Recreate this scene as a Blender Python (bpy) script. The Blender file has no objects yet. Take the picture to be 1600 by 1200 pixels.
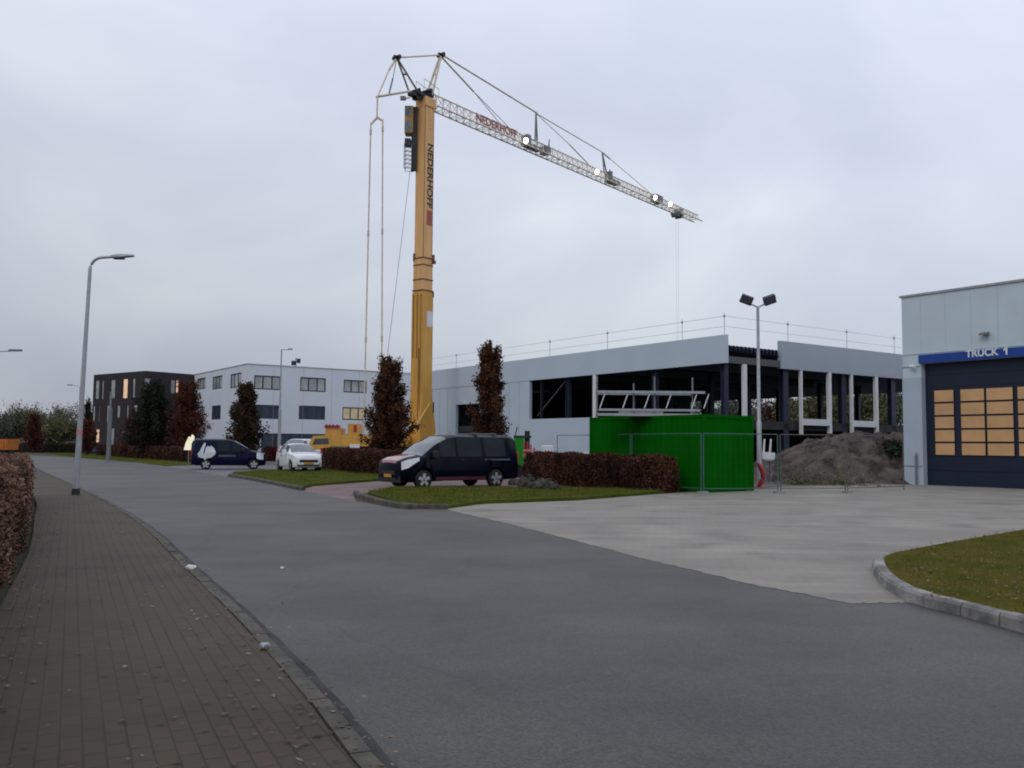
import bpy, bmesh, math, random
import numpy as np
from mathutils import Vector, Matrix
from mathutils.geometry import tessellate_polygon

random.seed(7); rng = np.random.default_rng(7)
R = math.radians
S = bpy.context.scene
C = S.collection

# ------------------------------------------------------------------ camera
F, EYE, PITCH, ROLL = 1400.0, 1.6, math.atan(95 / 1400.0), 0.008
cam_d = bpy.data.cameras.new("camera"); cam = bpy.data.objects.new("camera", cam_d); C.objects.link(cam)
cam_d.sensor_width = 36; cam_d.lens = F / 1600 * 36; cam_d.clip_end = 5000; cam_d.clip_start = 0.05
rt = Vector((1, 0, 0)); up = Vector((0, -math.sin(PITCH), math.cos(PITCH))); fw = Vector((0, math.cos(PITCH), math.sin(PITCH)))
r2 = rt * math.cos(ROLL) + up * math.sin(ROLL); u2 = up * math.cos(ROLL) - rt * math.sin(ROLL)
MC = Matrix((r2, u2, -fw)).transposed().to_4x4(); MC.translation = (0, 0, EYE)
cam.matrix_world = MC
S.camera = cam
EYEV = Vector((0, 0, EYE))

def ray(px, py):
    return (r2 * ((px - 800) / F) - u2 * ((py - 600) / F) + fw)
def G(px, py, z=0.0):                     # where the sight line through a photo pixel meets the level z
    d = ray(px, py); t = (z - EYE) / d.z
    return EYEV + d * t
def D(px, py, Y):                         # point at forward distance Y
    d = ray(px, py); return EYEV + d * (Y / d.y)

# ------------------------------------------------------------------ world, sun, exposure
SUN_EL, SUN_AZ = R(38), R(215)
w = bpy.data.worlds.new("World"); S.world = w; w.use_nodes = True
nt = w.node_tree; nt.nodes.clear(); N = nt.nodes.new; L = nt.links.new
out = N("ShaderNodeOutputWorld"); bg = N("ShaderNodeBackground"); bg.inputs[1].default_value = 0.1
sky = N("ShaderNodeTexSky"); sky.sky_type = 'NISHITA'; sky.sun_disc = False
sky.sun_elevation = SUN_EL; sky.sun_rotation = SUN_AZ
tc = N("ShaderNodeTexCoord"); mp = N("ShaderNodeMapping"); mp.inputs['Scale'].default_value = (1.0, 1.0, 1.9)
mp.inputs['Location'].default_value = (7.138, 7.194, 1.385)
L(tc.outputs['Generated'], mp.inputs[0])
n1 = N("ShaderNodeTexNoise"); n1.inputs['Scale'].default_value = 2.1; n1.inputs['Detail'].default_value = 5; n1.inputs['Roughness'].default_value = 0.45; n1.inputs['Distortion'].default_value = 0.5
L(mp.outputs[0], n1.inputs['Vector'])
cr = N("ShaderNodeValToRGB"); e = cr.color_ramp.elements
e[0].position = 0.34; e[0].color = (0.555, 0.60, 0.72, 1); e[1].position = 0.66; e[1].color = (0.765, 0.82, 0.895, 1)
m = cr.color_ramp.elements.new(0.5); m.color = (0.65, 0.695, 0.81, 1)
L(n1.outputs['Fac'], cr.inputs[0])
sx = N("ShaderNodeSeparateXYZ"); L(tc.outputs['Generated'], sx.inputs[0])
hr = N("ShaderNodeMapRange"); hr.inputs[1].default_value = 0.0; hr.inputs[2].default_value = 0.45; hr.inputs[3].default_value = 6.55; hr.inputs[4].default_value = 12.6
L(sx.outputs['Z'], hr.inputs[0])
vm = N("ShaderNodeVectorMath"); vm.operation = 'SCALE'; L(cr.outputs[0], vm.inputs[0]); ma = N('ShaderNodeMath'); ma.operation = 'MULTIPLY_ADD'; ma.inputs[1].default_value = 2.2; L(sx.outputs['X'], ma.inputs[0]); L(hr.outputs[0], ma.inputs[2]); L(ma.outputs[0], vm.inputs['Scale'])
mx = N("ShaderNodeMixRGB"); mx.inputs[0].default_value = 0.95; L(sky.outputs[0], mx.inputs[1]); L(vm.outputs[0], mx.inputs[2])
L(mx.outputs[0], bg.inputs[0]); L(bg.outputs[0], out.inputs[0])
sd = bpy.data.lights.new("sun", 'SUN'); sd.energy = 0.5; sd.angle = R(20); sd.color = (1, 0.96, 0.9)
so = bpy.data.objects.new("sun", sd); C.objects.link(so)
so.rotation_euler = (R(90) - SUN_EL, 0, math.pi - SUN_AZ)
S.view_settings.view_transform = 'Standard'; S.view_settings.look = 'None'; S.view_settings.exposure = 0; S.view_settings.gamma = 1
S.cycles.max_bounces = 6; S.cycles.use_denoising = True; S.cycles.filter_width = 1.9

# ------------------------------------------------------------------ materials
MATS = {}
def mat(name, col, rough=0.6, var=0.15, scale=3.0, bump=0.0, bscale=40.0, metal=0.0, spec=0.4, coat=0.0, col2=None, detail=5, island=0.0, stretch=None, rvar=0.0):
    if name in MATS: return MATS[name]
    m = bpy.data.materials.new(name); m.use_nodes = True; t = m.node_tree; b = t.nodes['Principled BSDF']
    b.inputs['Roughness'].default_value = rough; b.inputs['Metallic'].default_value = metal
    b.inputs['Specular IOR Level'].default_value = spec; b.inputs['Coat Weight'].default_value = coat; b.inputs['Coat Roughness'].default_value = 0.06
    tc = t.nodes.new("ShaderNodeTexCoord"); src = tc.outputs['Object']
    if stretch:
        mp = t.nodes.new("ShaderNodeMapping"); mp.inputs['Scale'].default_value = stretch; t.links.new(src, mp.inputs[0]); src = mp.outputs[0]
    n = t.nodes.new("ShaderNodeTexNoise"); n.inputs['Scale'].default_value = scale; n.inputs['Detail'].default_value = detail; n.inputs['Roughness'].default_value = 0.6
    t.links.new(src, n.inputs['Vector'])
    rp = t.nodes.new("ShaderNodeValToRGB"); el = rp.color_ramp.elements
    c2 = col2 if col2 else tuple(min(1, c * (1 + var)) for c in col)
    c1 = col if col2 else tuple(c * (1 - var) for c in col)
    el[0].position = 0.36; el[0].color = (*c1, 1); el[1].position = 0.64; el[1].color = (*c2, 1)
    t.links.new(n.outputs['Fac'], rp.inputs[0]); last = rp.outputs[0]
    if island:
        g = t.nodes.new("ShaderNodeNewGeometry"); hs = t.nodes.new("ShaderNodeHueSaturation")
        mr = t.nodes.new("ShaderNodeMapRange"); mr.inputs[3].default_value = 1 - island; mr.inputs[4].default_value = 1 + island
        t.links.new(g.outputs['Random Per Island'], mr.inputs[0]); t.links.new(mr.outputs[0], hs.inputs['Value']); t.links.new(last, hs.inputs['Color']); last = hs.outputs[0]
    t.links.new(last, b.inputs['Base Color'])
    if rvar:
        mr = t.nodes.new("ShaderNodeMapRange"); mr.inputs[3].default_value = rough - rvar; mr.inputs[4].default_value = rough + rvar
        t.links.new(n.outputs['Fac'], mr.inputs[0]); t.links.new(mr.outputs[0], b.inputs['Roughness'])
    if bump:
        n2 = t.nodes.new("ShaderNodeTexNoise"); n2.inputs['Scale'].default_value = bscale; n2.inputs['Detail'].default_value = 4
        t.links.new(src, n2.inputs['Vector'])
        bp = t.nodes.new("ShaderNodeBump"); bp.inputs['Strength'].default_value = bump; bp.inputs['Distance'].default_value = 0.02
        t.links.new(n2.outputs['Fac'], bp.inputs['Height']); t.links.new(bp.outputs[0], b.inputs['Normal'])
    MATS[name] = m; return m

def emit(name, col, strength, var=0.2, scale=2.0):
    if name in MATS: return MATS[name]
    m = mat(name, tuple(c * 0.3 for c in col), 0.25, var, scale); t = m.node_tree; b = t.nodes['Principled BSDF']
    rp = [x for x in t.nodes if x.type == 'VALTORGB'][0]; el = rp.color_ramp.elements
    el[0].color = (*(c * (1 - var) for c in col), 1); el[1].color = (*(min(1, c * (1 + var)) for c in col), 1)
    t.links.new(rp.outputs[0], b.inputs['Emission Color']); b.inputs['Emission Strength'].default_value = strength
    for l in list(b.inputs['Base Color'].links): t.links.remove(l)
    b.inputs['Base Color'].default_value = (*(c * 0.15 for c in col), 1)
    return m

def paver(name, ang, c1, c2, mortar, bw=0.21, bh=0.105, msize=0.008, patch=(0.6, 1.15), moss=None, bump=0.4, tracks=None):
    if name in MATS: return MATS[name]
    m = bpy.data.materials.new(name); m.use_nodes = True; t = m.node_tree; b = t.nodes['Principled BSDF']; Nn = t.nodes.new; Ln = t.links.new
    b.inputs['Roughness'].default_value = 0.75; b.inputs['Specular IOR Level'].default_value = 0.35
    tc = Nn("ShaderNodeTexCoord"); mp = Nn("ShaderNodeMapping"); mp.inputs['Rotation'].default_value = (0, 0, -ang); Ln(tc.outputs['Object'], mp.inputs[0])
    br = Nn("ShaderNodeTexBrick"); br.inputs['Scale'].default_value = 1; br.inputs['Brick Width'].default_value = bw; br.inputs['Row Height'].default_value = bh
    br.inputs['Mortar Size'].default_value = msize; br.inputs['Mortar Smooth'].default_value = 0.3; br.inputs['Bias'].default_value = 0.0
    br.inputs['Color1'].default_value = (*c1, 1); br.inputs['Color2'].default_value = (*c2, 1); br.inputs['Mortar'].default_value = (*mortar, 1)
    Ln(mp.outputs[0], br.inputs['Vector'])
    n = Nn("ShaderNodeTexNoise"); n.inputs['Scale'].default_value = 0.9; n.inputs['Detail'].default_value = 6; Ln(tc.outputs['Object'], n.inputs['Vector'])
    mr = Nn("ShaderNodeMapRange"); mr.inputs[1].default_value = 0.3; mr.inputs[2].default_value = 0.7; mr.inputs[3].default_value = patch[0]; mr.inputs[4].default_value = patch[1]
    Ln(n.outputs['Fac'], mr.inputs[0])
    sc = Nn("ShaderNodeVectorMath"); sc.operation = 'SCALE'; Ln(br.outputs['Color'], sc.inputs[0]); Ln(mr.outputs[0], sc.inputs['Scale'])
    last = sc.outputs[0]
    if moss:
        n3 = Nn("ShaderNodeTexNoise"); n3.inputs['Scale'].default_value = 0.45; n3.inputs['Detail'].default_value = 8; n3.inputs['Roughness'].default_value = 0.7; Ln(tc.outputs['Object'], n3.inputs['Vector'])
        m3 = Nn("ShaderNodeMapRange"); m3.inputs[1].default_value = 0.45; m3.inputs[2].default_value = 0.62; m3.inputs[4].default_value = 0.75; Ln(n3.outputs['Fac'], m3.inputs[0])
        mi = Nn("ShaderNodeMixRGB"); Ln(m3.outputs[0], mi.inputs[0]); Ln(last, mi.inputs[1]); mi.inputs[2].default_value = (*moss, 1); last = mi.outputs[0]
    if tracks is not None:               # dirt dragged along by wheels
        mt = Nn("ShaderNodeMapping"); mt.inputs['Rotation'].default_value = (0, 0, -tracks); mt.inputs['Scale'].default_value = (0.10, 1.5, 1); Ln(tc.outputs['Object'], mt.inputs[0])
        nd = Nn("ShaderNodeTexNoise"); nd.inputs['Scale'].default_value = 1.2; nd.inputs['Detail'].default_value = 5; nd.inputs['Distortion'].default_value = 0.6; Ln(mt.outputs[0], nd.inputs['Vector'])
        md = Nn("ShaderNodeMapRange"); md.inputs[1].default_value = 0.34; md.inputs[2].default_value = 0.62; md.inputs[3].default_value = 0.86; md.inputs[4].default_value = 1.05; Ln(nd.outputs['Fac'], md.inputs[0])
        sd_ = Nn("ShaderNodeVectorMath"); sd_.operation = 'SCALE'; Ln(last, sd_.inputs[0]); Ln(md.outputs[0], sd_.inputs['Scale']); last = sd_.outputs[0]
    Ln(last, b.inputs['Base Color'])
    n4 = Nn("ShaderNodeTexNoise"); n4.inputs['Scale'].default_value = 60; Ln(tc.outputs['Object'], n4.inputs['Vector'])
    ad = Nn("ShaderNodeMath"); ad.operation = 'MULTIPLY_ADD'; ad.inputs[1].default_value = 0.35; Ln(n4.outputs['Fac'], ad.inputs[0])
    iv = Nn("ShaderNodeMath"); iv.operation = 'SUBTRACT'; iv.inputs[0].default_value = 1; Ln(br.outputs['Fac'], iv.inputs[1]); Ln(iv.outputs[0], ad.inputs[2])
    bp = Nn("ShaderNodeBump"); bp.inputs['Strength'].default_value = bump; bp.inputs['Distance'].default_value = 0.012; Ln(ad.outputs[0], bp.inputs['Height']); Ln(bp.outputs[0], b.inputs['Normal'])
    MATS[name] = m; return m

def asphalt():
    m = bpy.data.materials.new("asphalt"); m.use_nodes = True; t = m.node_tree; b = t.nodes['Principled BSDF']; Nn = t.nodes.new; Ln = t.links.new
    tc = Nn("ShaderNodeTexCoord"); src = tc.outputs['Object']
    a = Nn("ShaderNodeTexNoise"); a.inputs['Scale'].default_value = 0.35; a.inputs['Detail'].default_value = 7; a.inputs['Roughness'].default_value = 0.62; Ln(src, a.inputs['Vector'])
    r1 = Nn("ShaderNodeValToRGB"); e = r1.color_ramp.elements; e[0].position = 0.3; e[0].color = (0.028, 0.025, 0.0225, 1); e[1].position = 0.7; e[1].color = (0.056, 0.050, 0.045, 1); Ln(a.outputs['Fac'], r1.inputs[0])
    g = Nn("ShaderNodeTexVoronoi"); g.inputs['Scale'].default_value = 70; Ln(src, g.inputs['Vector'])
    mr = Nn("ShaderNodeMapRange"); mr.inputs[3].default_value = 0.55; mr.inputs[4].default_value = 1.5
    sp = Nn("ShaderNodeSeparateColor"); Ln(g.outputs['Color'], sp.inputs[0]); Ln(sp.outputs[0], mr.inputs[0])
    sc = Nn("ShaderNodeVectorMath"); sc.operation = 'SCALE'; Ln(r1.outputs[0], sc.inputs[0]); Ln(mr.outputs[0], sc.inputs['Scale'])
    # old tar seams and hairline cracks, broken up by noise; pale grit specks
    vw = Nn("ShaderNodeTexNoise"); vw.inputs['Scale'].default_value = 1.3; Ln(src, vw.inputs['Vector'])
    mxv = Nn("ShaderNodeMixRGB"); mxv.inputs[0].default_value = 0.35; Ln(src, mxv.inputs[1]); Ln(vw.outputs['Color'], mxv.inputs[2])
    ck = Nn("ShaderNodeTexVoronoi"); ck.feature = 'DISTANCE_TO_EDGE'; ck.inputs['Scale'].default_value = 0.22; Ln(mxv.outputs[0], ck.inputs['Vector'])
    cm = Nn("ShaderNodeMapRange"); cm.inputs[1].default_value = 0.0; cm.inputs[2].default_value = 0.006; cm.inputs[3].default_value = 0.72; cm.inputs[4].default_value = 1.0; Ln(ck.outputs['Distance'], cm.inputs[0])
    lane = Nn("ShaderNodeTexNoise"); lane.inputs['Scale'].default_value = 0.9; lane.inputs['Detail'].default_value = 3
    lmp = Nn("ShaderNodeMapping"); lmp.inputs['Rotation'].default_value = (0, 0, -1.15); lmp.inputs['Scale'].default_value = (0.06, 1, 1); Ln(src, lmp.inputs[0]); Ln(lmp.outputs[0], lane.inputs['Vector'])
    lm = Nn("ShaderNodeMapRange"); lm.inputs[1].default_value = 0.3; lm.inputs[2].default_value = 0.7; lm.inputs[3].default_value = 0.84; lm.inputs[4].default_value = 1.14; Ln(lane.outputs['Fac'], lm.inputs[0])
    pr = Nn("ShaderNodeMath"); pr.operation = 'MULTIPLY'; Ln(cm.outputs[0], pr.inputs[0]); Ln(lm.outputs[0], pr.inputs[1])
    s2 = Nn("ShaderNodeVectorMath"); s2.operation = 'SCALE'; Ln(sc.outputs[0], s2.inputs[0]); Ln(pr.outputs[0], s2.inputs['Scale']); Ln(s2.outputs[0], b.inputs['Base Color'])
    mr2 = Nn("ShaderNodeMapRange"); mr2.inputs[3].default_value = 0.68; mr2.inputs[4].default_value = 0.46; Ln(a.outputs['Fac'], mr2.inputs[0]); Ln(mr2.outputs[0], b.inputs['Roughness'])
    b.inputs['Specular IOR Level'].default_value = 0.5
    bp = Nn("ShaderNodeBump"); bp.inputs['Strength'].default_value = 0.16; bp.inputs['Distance'].default_value = 0.006; Ln(g.outputs['Distance'], bp.inputs['Height']); Ln(bp.outputs[0], b.inputs['Normal'])
    return m

M_ASPH = asphalt()
M_PAVE = paver("brown_pavers", math.atan2(1, -0.49), (0.080, 0.049, 0.030), (0.058, 0.043, 0.027), (0.028, 0.023, 0.018), msize=.007, bump=.35, moss=(0.045, 0.039, 0.019))
M_RED = paver("red_pavers", R(35), (0.24, 0.15, 0.14), (0.19, 0.125, 0.12), (0.09, 0.08, 0.075), bw=.22, bh=.11)
M_YARD = paver("grey_pavers", R(35), (0.305, 0.275, 0.235), (0.275, 0.25, 0.218), (0.225, 0.21, 0.185), bw=.22, bh=.11, patch=(0.62, 1.16), moss=(0.19, 0.172, 0.148), bump=0.2, tracks=R(62))
M_CONC = mat("concrete", (0.10, 0.097, 0.09), 0.8, scale=2.2, bump=0.3, col2=(0.33, 0.315, 0.295))
M_KERBD = mat("dirty_concrete", (0.038, 0.033, 0.026), 0.8, scale=3.5, bump=0.3, col2=(0.098, 0.086, 0.068))
M_GRASS = mat("grass_soil", (0.052, 0.056, 0.008), 0.95, scale=1.6, bump=0.5, bscale=25, col2=(0.092, 0.070, 0.014), spec=0.02)
M_BLADE = mat("grass_blade", (0.050, 0.085, 0.008), 0.8, scale=1.0, col2=(0.14, 0.115, 0.028), spec=0.03, island=0.35)
M_LAND = mat("land", (0.055, 0.065, 0.03), 0.95, scale=0.06, col2=(0.10, 0.09, 0.06), spec=0.1)
M_DIRT = mat("dirt", (0.034, 0.030, 0.028), 0.95, scale=1.6, bump=1.0, bscale=11, col2=(0.135, 0.105, 0.096), spec=0.1, detail=9)
M_WALL = mat("light_grey_cladding", (0.45, 0.52, 0.60), 0.5, 0.03, scale=0.5)
M_PARA = mat("grey_cladding", (0.33, 0.365, 0.42), 0.5, 0.03, scale=0.5)
M_GAR = mat("garage_cladding", (0.485, 0.56, 0.615), 0.5, 0.035, scale=0.6)
M_GARL = mat("garage_pier", (0.385, 0.44, 0.51), 0.5, 0.03, scale=0.6)
M_OFF = mat("office_cladding", (0.58, 0.61, 0.67), 0.5, 0.03, scale=0.3)
M_WHITE = mat("white_paint", (0.66, 0.66, 0.67), 0.5, 0.05)
M_NAVYST = mat("navy_steel", (0.018, 0.024, 0.05), 0.5, 0.2)
M_BLACK = mat("black_paint", (0.012, 0.012, 0.014), 0.5, 0.2)
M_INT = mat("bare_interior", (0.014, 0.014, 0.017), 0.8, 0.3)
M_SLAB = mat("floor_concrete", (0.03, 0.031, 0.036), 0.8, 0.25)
M_DECK = mat("navy_roof_deck", (0.02, 0.026, 0.055), 0.45, 0.2)
M_GALV = mat("galvanised_steel", (0.33, 0.34, 0.36), 0.42, 0.12, scale=6, metal=0.35)
M_GALVD = mat("dull_galvanised_steel", (0.17, 0.175, 0.19), 0.5, 0.15, scale=6, metal=0.2)
M_YEL = mat("crane_yellow", (0.72, 0.395, 0.155), 0.5, 0.10, scale=1.0, stretch=(2.5, 2.5, .35))
M_YELL = mat('deep_crane_yellow', (0.58, 0.30, 0.055), 0.45, 0.10, scale=1.0, stretch=(2.5, 2.5, .35))
M_YELD = mat("worn_yellow", (0.40, 0.22, 0.05), 0.5, 0.2, scale=2.0)
M_CREAM = mat("cream_tie_bar", (0.60, 0.51, 0.38), 0.5, 0.12)
M_JIB = mat("pale_jib_steel", (0.68, 0.60, 0.46), 0.5, 0.12, scale=2)
M_RUST = mat("red_brown_paint", (0.34, 0.11, 0.075), 0.6, 0.15)
M_REDP = mat("faded_red_panel", (0.36, 0.09, 0.07), 0.6, 0.12)
M_RED2 = mat("red_plastic", (0.36, 0.025, 0.03), 0.4, 0.15)
M_GLASS = mat("dark_glass", (0.035, 0.045, 0.06), 0.08, 0.3, scale=1.2, spec=0.7)
M_GLASS2 = mat("painted_sky_glass", (0.30, 0.32, 0.32), 0.1, 0.35, scale=0.5, spec=0.8)  # sky reflection is put into the pale pane colour
M_CGLASS = mat("car_glass", (0.006, 0.013, 0.018), 0.12, 0.2, spec=0.14)
M_WSCREEN = mat("windscreen_glass", (0.10, 0.12, 0.13), 0.06, 0.2, spec=0.9)
M_WARM = emit("warm_lit_pane", (0.60, 0.36, 0.18), 0.36, 0.14, 0.8)
M_WARM2 = emit("warm_room_light", (0.85, 0.55, 0.36), 0.75, 0.15, 3)
M_LAMP = emit("lit_lamp", (1, 0.93, 0.78), 9.0, 0.05)
M_GREEN = mat("container_green", (0.0014, 0.092, 0.0016), 0.7, 0.12, spec=.03, scale=1.4, stretch=(1, 1, .3))
M_GREENB = mat("bright_green_paint", (0.004, 0.20, 0.008), 0.45, 0.1)
M_TEAL = mat("green_coated_steel", (0.05, 0.115, 0.11), 0.5, 0.15)
M_BLUE = mat("blue_band", (0.006, 0.045, 0.26), 0.5, 0.06)
M_DOORN = mat("navy_door", (0.005, 0.011, 0.030), 0.5, 0.12, scale=2)
M_DBRICK = mat("dark_brick", (0.024, 0.017, 0.020), 0.8, 0.45, scale=6, bump=0.3)
M_TYRE = mat("tyre_rubber", (0.012, 0.012, 0.012), 0.8, 0.2)
M_RIM = mat("alloy_rim", (0.45, 0.46, 0.48), 0.3, 0.1, metal=0.5)
M_BPAINT = mat("black_blue_paint", (0.002, 0.003, 0.010), 0.34, 0.1, spec=.10, coat=0.04)
M_NPAINT = mat("navy_paint", (0.003, 0.005, 0.026), 0.34, 0.1, spec=.10, coat=0.04)
M_WPAINT = mat("white_car_paint", (0.72, 0.73, 0.75), 0.3, 0.03, coat=0.5)
M_BLUEP = mat("blue_grey_paint", (0.07, 0.10, 0.17), 0.3, 0.1, coat=0.5)
M_PLAST = mat("black_plastic", (0.015, 0.015, 0.016), 0.6, 0.2)
M_HLAMP = mat("headlamp_lens", (0.62, 0.64, 0.66), 0.12, 0.15, scale=14, spec=0.9)
M_PLATE = mat("yellow_plate", (0.46, 0.22, 0.03), 0.5, 0.1)
M_ORNG = mat("orange_paint", (0.50, 0.15, 0.03), 0.5, 0.1)
M_HOODR = mat("red_bonnet_stripe", (0.33, 0.12, 0.12), 0.25, 0.15, coat=0.6)
M_SILLR = mat("dark_red_stripe", (0.06, 0.008, 0.014), 0.4, 0.15)
M_BARK = mat("bark", (0.040, 0.032, 0.026), 0.9, 0.3, scale=8, bump=0.6)
M_TWIG = mat("twig", (0.05, 0.04, 0.036), 0.9, 0.3)
M_BEECH = mat("russet_beech_leaf", (0.024, 0.011, 0.007), 0.75, scale=0.9, col2=(0.098, 0.038, 0.018), spec=0.15, island=0.45)
M_BEECHD = mat("dark_beech_leaf", (0.014, 0.009, 0.006), 0.75, scale=0.9, col2=(0.058, 0.030, 0.014), spec=0.15, island=0.45)
M_REDL = mat("red_leaf", (0.045, 0.012, 0.009), 0.75, scale=0.9, col2=(0.10, 0.028, 0.016), spec=0.15, island=0.4)
M_EVER = mat("evergreen_leaf", (0.010, 0.013, 0.008), 0.75, scale=0.9, col2=(0.028, 0.030, 0.016), spec=0.15, island=0.4)
M_OLIVE = mat("olive_leaf", (0.075, 0.085, 0.040), 0.8, scale=0.4, col2=(0.15, 0.145, 0.08), spec=0.1, island=0.35)
M_GREYG = mat("hazed_green_leaf", (0.075, 0.085, 0.068), 0.8, scale=0.4, col2=(0.14, 0.15, 0.12), spec=0.1, island=0.3)  # distance haze put into the colour; the olive leaf is lightened likewise
M_HEDGE = mat("russet_hedge_leaf", (0.026, 0.011, 0.008), 0.8, scale=1.1, col2=(0.105, 0.044, 0.028), spec=0.12, island=0.5)
M_HEDGC = mat("hedge_twigs", (0.022, 0.012, 0.009), 0.95, 0.4, scale=9, bump=0.9, bscale=20, spec=0.05)
M_STONE = mat("rubble_stone", (0.024, 0.021, 0.019), 0.9, scale=5, bump=0.6, col2=(0.095, 0.085, 0.078), spec=.1)
M_PAPER = mat("pale_litter", (0.55, 0.55, 0.53), 0.7, 0.1)
M_CREAMS = emit("cream_sign_face", (0.86, 0.82, 0.62), 0.9, 0.05, 4)
M_ROOF = mat("flat_roof_felt", (0.08, 0.08, 0.09), 0.9, 0.2)
M_HOUSE = mat("pink_brick", (0.30, 0.20, 0.17), 0.85, 0.15, scale=4)

# ------------------------------------------------------------------ object helpers
WM = {}
def thing(name, label, cat, loc=(0, 0, 0), rz=0.0, group=None):
    o = bpy.data.objects.new(name, None); C.objects.link(o); o.empty_display_size = 0.3
    o.location = loc; o.rotation_euler = (0, 0, rz); o['label'] = label; o['category'] = cat
    if group: o['group'] = group
    WM[o.name] = Matrix.Translation(Vector(loc)) @ Matrix.Rotation(rz, 4, 'Z')
    return o
def tag(o, label, cat, group=None):
    o['label'] = label; o['category'] = cat
    if group: o['group'] = group
    return o
def mesh_obj(name, verts, faces, m, parent=None, smooth=None, world=False):
    me = bpy.data.meshes.new(name)
    if world and parent is not None:
        inv = WM[parent.name].inverted(); verts = [inv @ Vector(v) for v in verts]
    me.from_pydata([tuple(v) for v in verts], [], faces); me.update()
    bm = bmesh.new(); bm.from_mesh(me); bmesh.ops.recalc_face_normals(bm, faces=bm.faces); bm.to_mesh(me); bm.free()
    me.materials.append(m)
    o = bpy.data.objects.new(name, me); C.objects.link(o)
    if parent is not None: o.parent = parent; WM[o.name] = WM[parent.name]
    else: WM[o.name] = Matrix.Identity(4)
    if smooth:
        for p in me.polygons: p.use_smooth = True
        me.set_sharp_from_angle(angle=R(smooth))
    return o

def more_faces(o, mb, m):                # surface pattern: extra faces in a second material of the same mesh
    bm = bmesh.new(); bm.from_mesh(o.data); o.data.materials.append(m); k = len(o.data.materials) - 1
    vs = [bm.verts.new(v) for v in mb.v]
    for f in mb.f: bm.faces.new([vs[i] for i in f]).material_index = k
    bm.to_mesh(o.data); bm.free()
class MB:
    def __init__(s): s.v = []; s.f = []
    def add(s, vs, fs):
        k = len(s.v); s.v += [Vector(v) for v in vs]; s.f += [[i + k for i in f] for f in fs]; return s
    def box(s, a, b, M=None):
        x0, y0, z0 = a; x1, y1, z1 = b
        vs = [(x0, y0, z0), (x1, y0, z0), (x1, y1, z0), (x0, y1, z0), (x0, y0, z1), (x1, y0, z1), (x1, y1, z1), (x0, y1, z1)]
        if M is not None: vs = [M @ Vector(v) for v in vs]
        return s.add(vs, [(0, 3, 2, 1), (4, 5, 6, 7), (0, 1, 5, 4), (1, 2, 6, 5), (2, 3, 7, 6), (3, 0, 4, 7)])
    def cbox(s, a, b, c=0.02):            # box with chamfered vertical and top edges
        x0, y0, z0 = a; x1, y1, z1 = b
        def ring(i, z): return [(x0 + i, y0, z), (x1 - i, y0, z), (x1, y0 + i, z), (x1, y1 - i, z), (x1 - i, y1, z), (x0 + i, y1, z), (x0, y1 - i, z), (x0, y0 + i, z)]
        def ring2(z): return [(x0 + 2*c, y0 + c, z), (x1 - 2*c, y0 + c, z), (x1 - c, y0 + 2*c, z), (x1 - c, y1 - 2*c, z), (x1 - 2*c, y1 - c, z), (x0 + 2*c, y1 - c, z), (x0 + c, y1 - 2*c, z), (x0 + c, y0 + 2*c, z)]
        return s.loft([ring(c, z0), ring(c, z1 - c), ring2(z1)])
    def loft(s, rings, cap=True):
        n = len(rings[0]); vs = [p for r in rings for p in r]; fs = []
        for i in range(len(rings) - 1):
            for j in range(n):
                k = (j + 1) % n; fs.append((i*n + j, i*n + k, (i+1)*n + k, (i+1)*n + j))
        if cap: fs.append(tuple(range(n))[::-1]); fs.append(tuple((len(rings)-1)*n + j for j in range(n)))
        return s.add(vs, fs)
    def tube(s, pts, rad, n=8, cap=True):
        pts = [Vector(p) for p in pts]; rads = rad if isinstance(rad, (list, tuple)) else [rad] * len(pts)
        rings = []
        for i, p in enumerate(pts):
            t = (pts[min(i + 1, len(pts) - 1)] - pts[max(i - 1, 0)]).normalized()
            a = t.cross(Vector((0, 0, 1))) if abs(t.z) < 0.95 else t.cross(Vector((1, 0, 0)))
            a.normalize(); b = t.cross(a)
            rings.append([p + (a * math.cos(2*math.pi*k/n) + b * math.sin(2*math.pi*k/n)) * rads[i] for k in range(n)])
        return s.loft(rings, cap)
    def prism(s, poly, off):              # polygon of 3-D points pushed along off
        off = Vector(off); return s.loft([[Vector(p) for p in poly], [Vector(p) + off for p in poly]])
    def build(s, name, m, parent=None, smooth=None, world=False):
        return mesh_obj(name, s.v, s.f, m, parent, smooth, world)

def poly_sheet(name, pts, z, m, thick=0.0):
    pts = [Vector((p[0], p[1], 0)) for p in pts]; n = len(pts)
    tri = tessellate_polygon([pts]); vs = [(p.x, p.y, z) for p in pts]; fs = [tuple(t) for t in tri]
    if thick:
        vs += [(p.x, p.y, z - thick) for p in pts]
        fs += [(i, (i + 1) % n, n + (i + 1) % n, n + i) for i in range(n)]
    o = mesh_obj(name, vs, fs, m); o['kind'] = 'structure'; return o
def smooth_line(pts, k=6):
    pts = [Vector(p) for p in pts]; out = []
    for i in range(len(pts) - 1):
        p0 = pts[max(i-1, 0)]; p1 = pts[i]; p2 = pts[i+1]; p3 = pts[min(i+2, len(pts)-1)]
        for j in range(k):
            t = j / k
            out.append(0.5 * ((2*p1) + (p2-p0)*t + (2*p0-5*p1+4*p2-p3)*t*t + (3*p1-p0-3*p2+p3)*t**3))
    out.append(pts[-1]); return out
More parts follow.
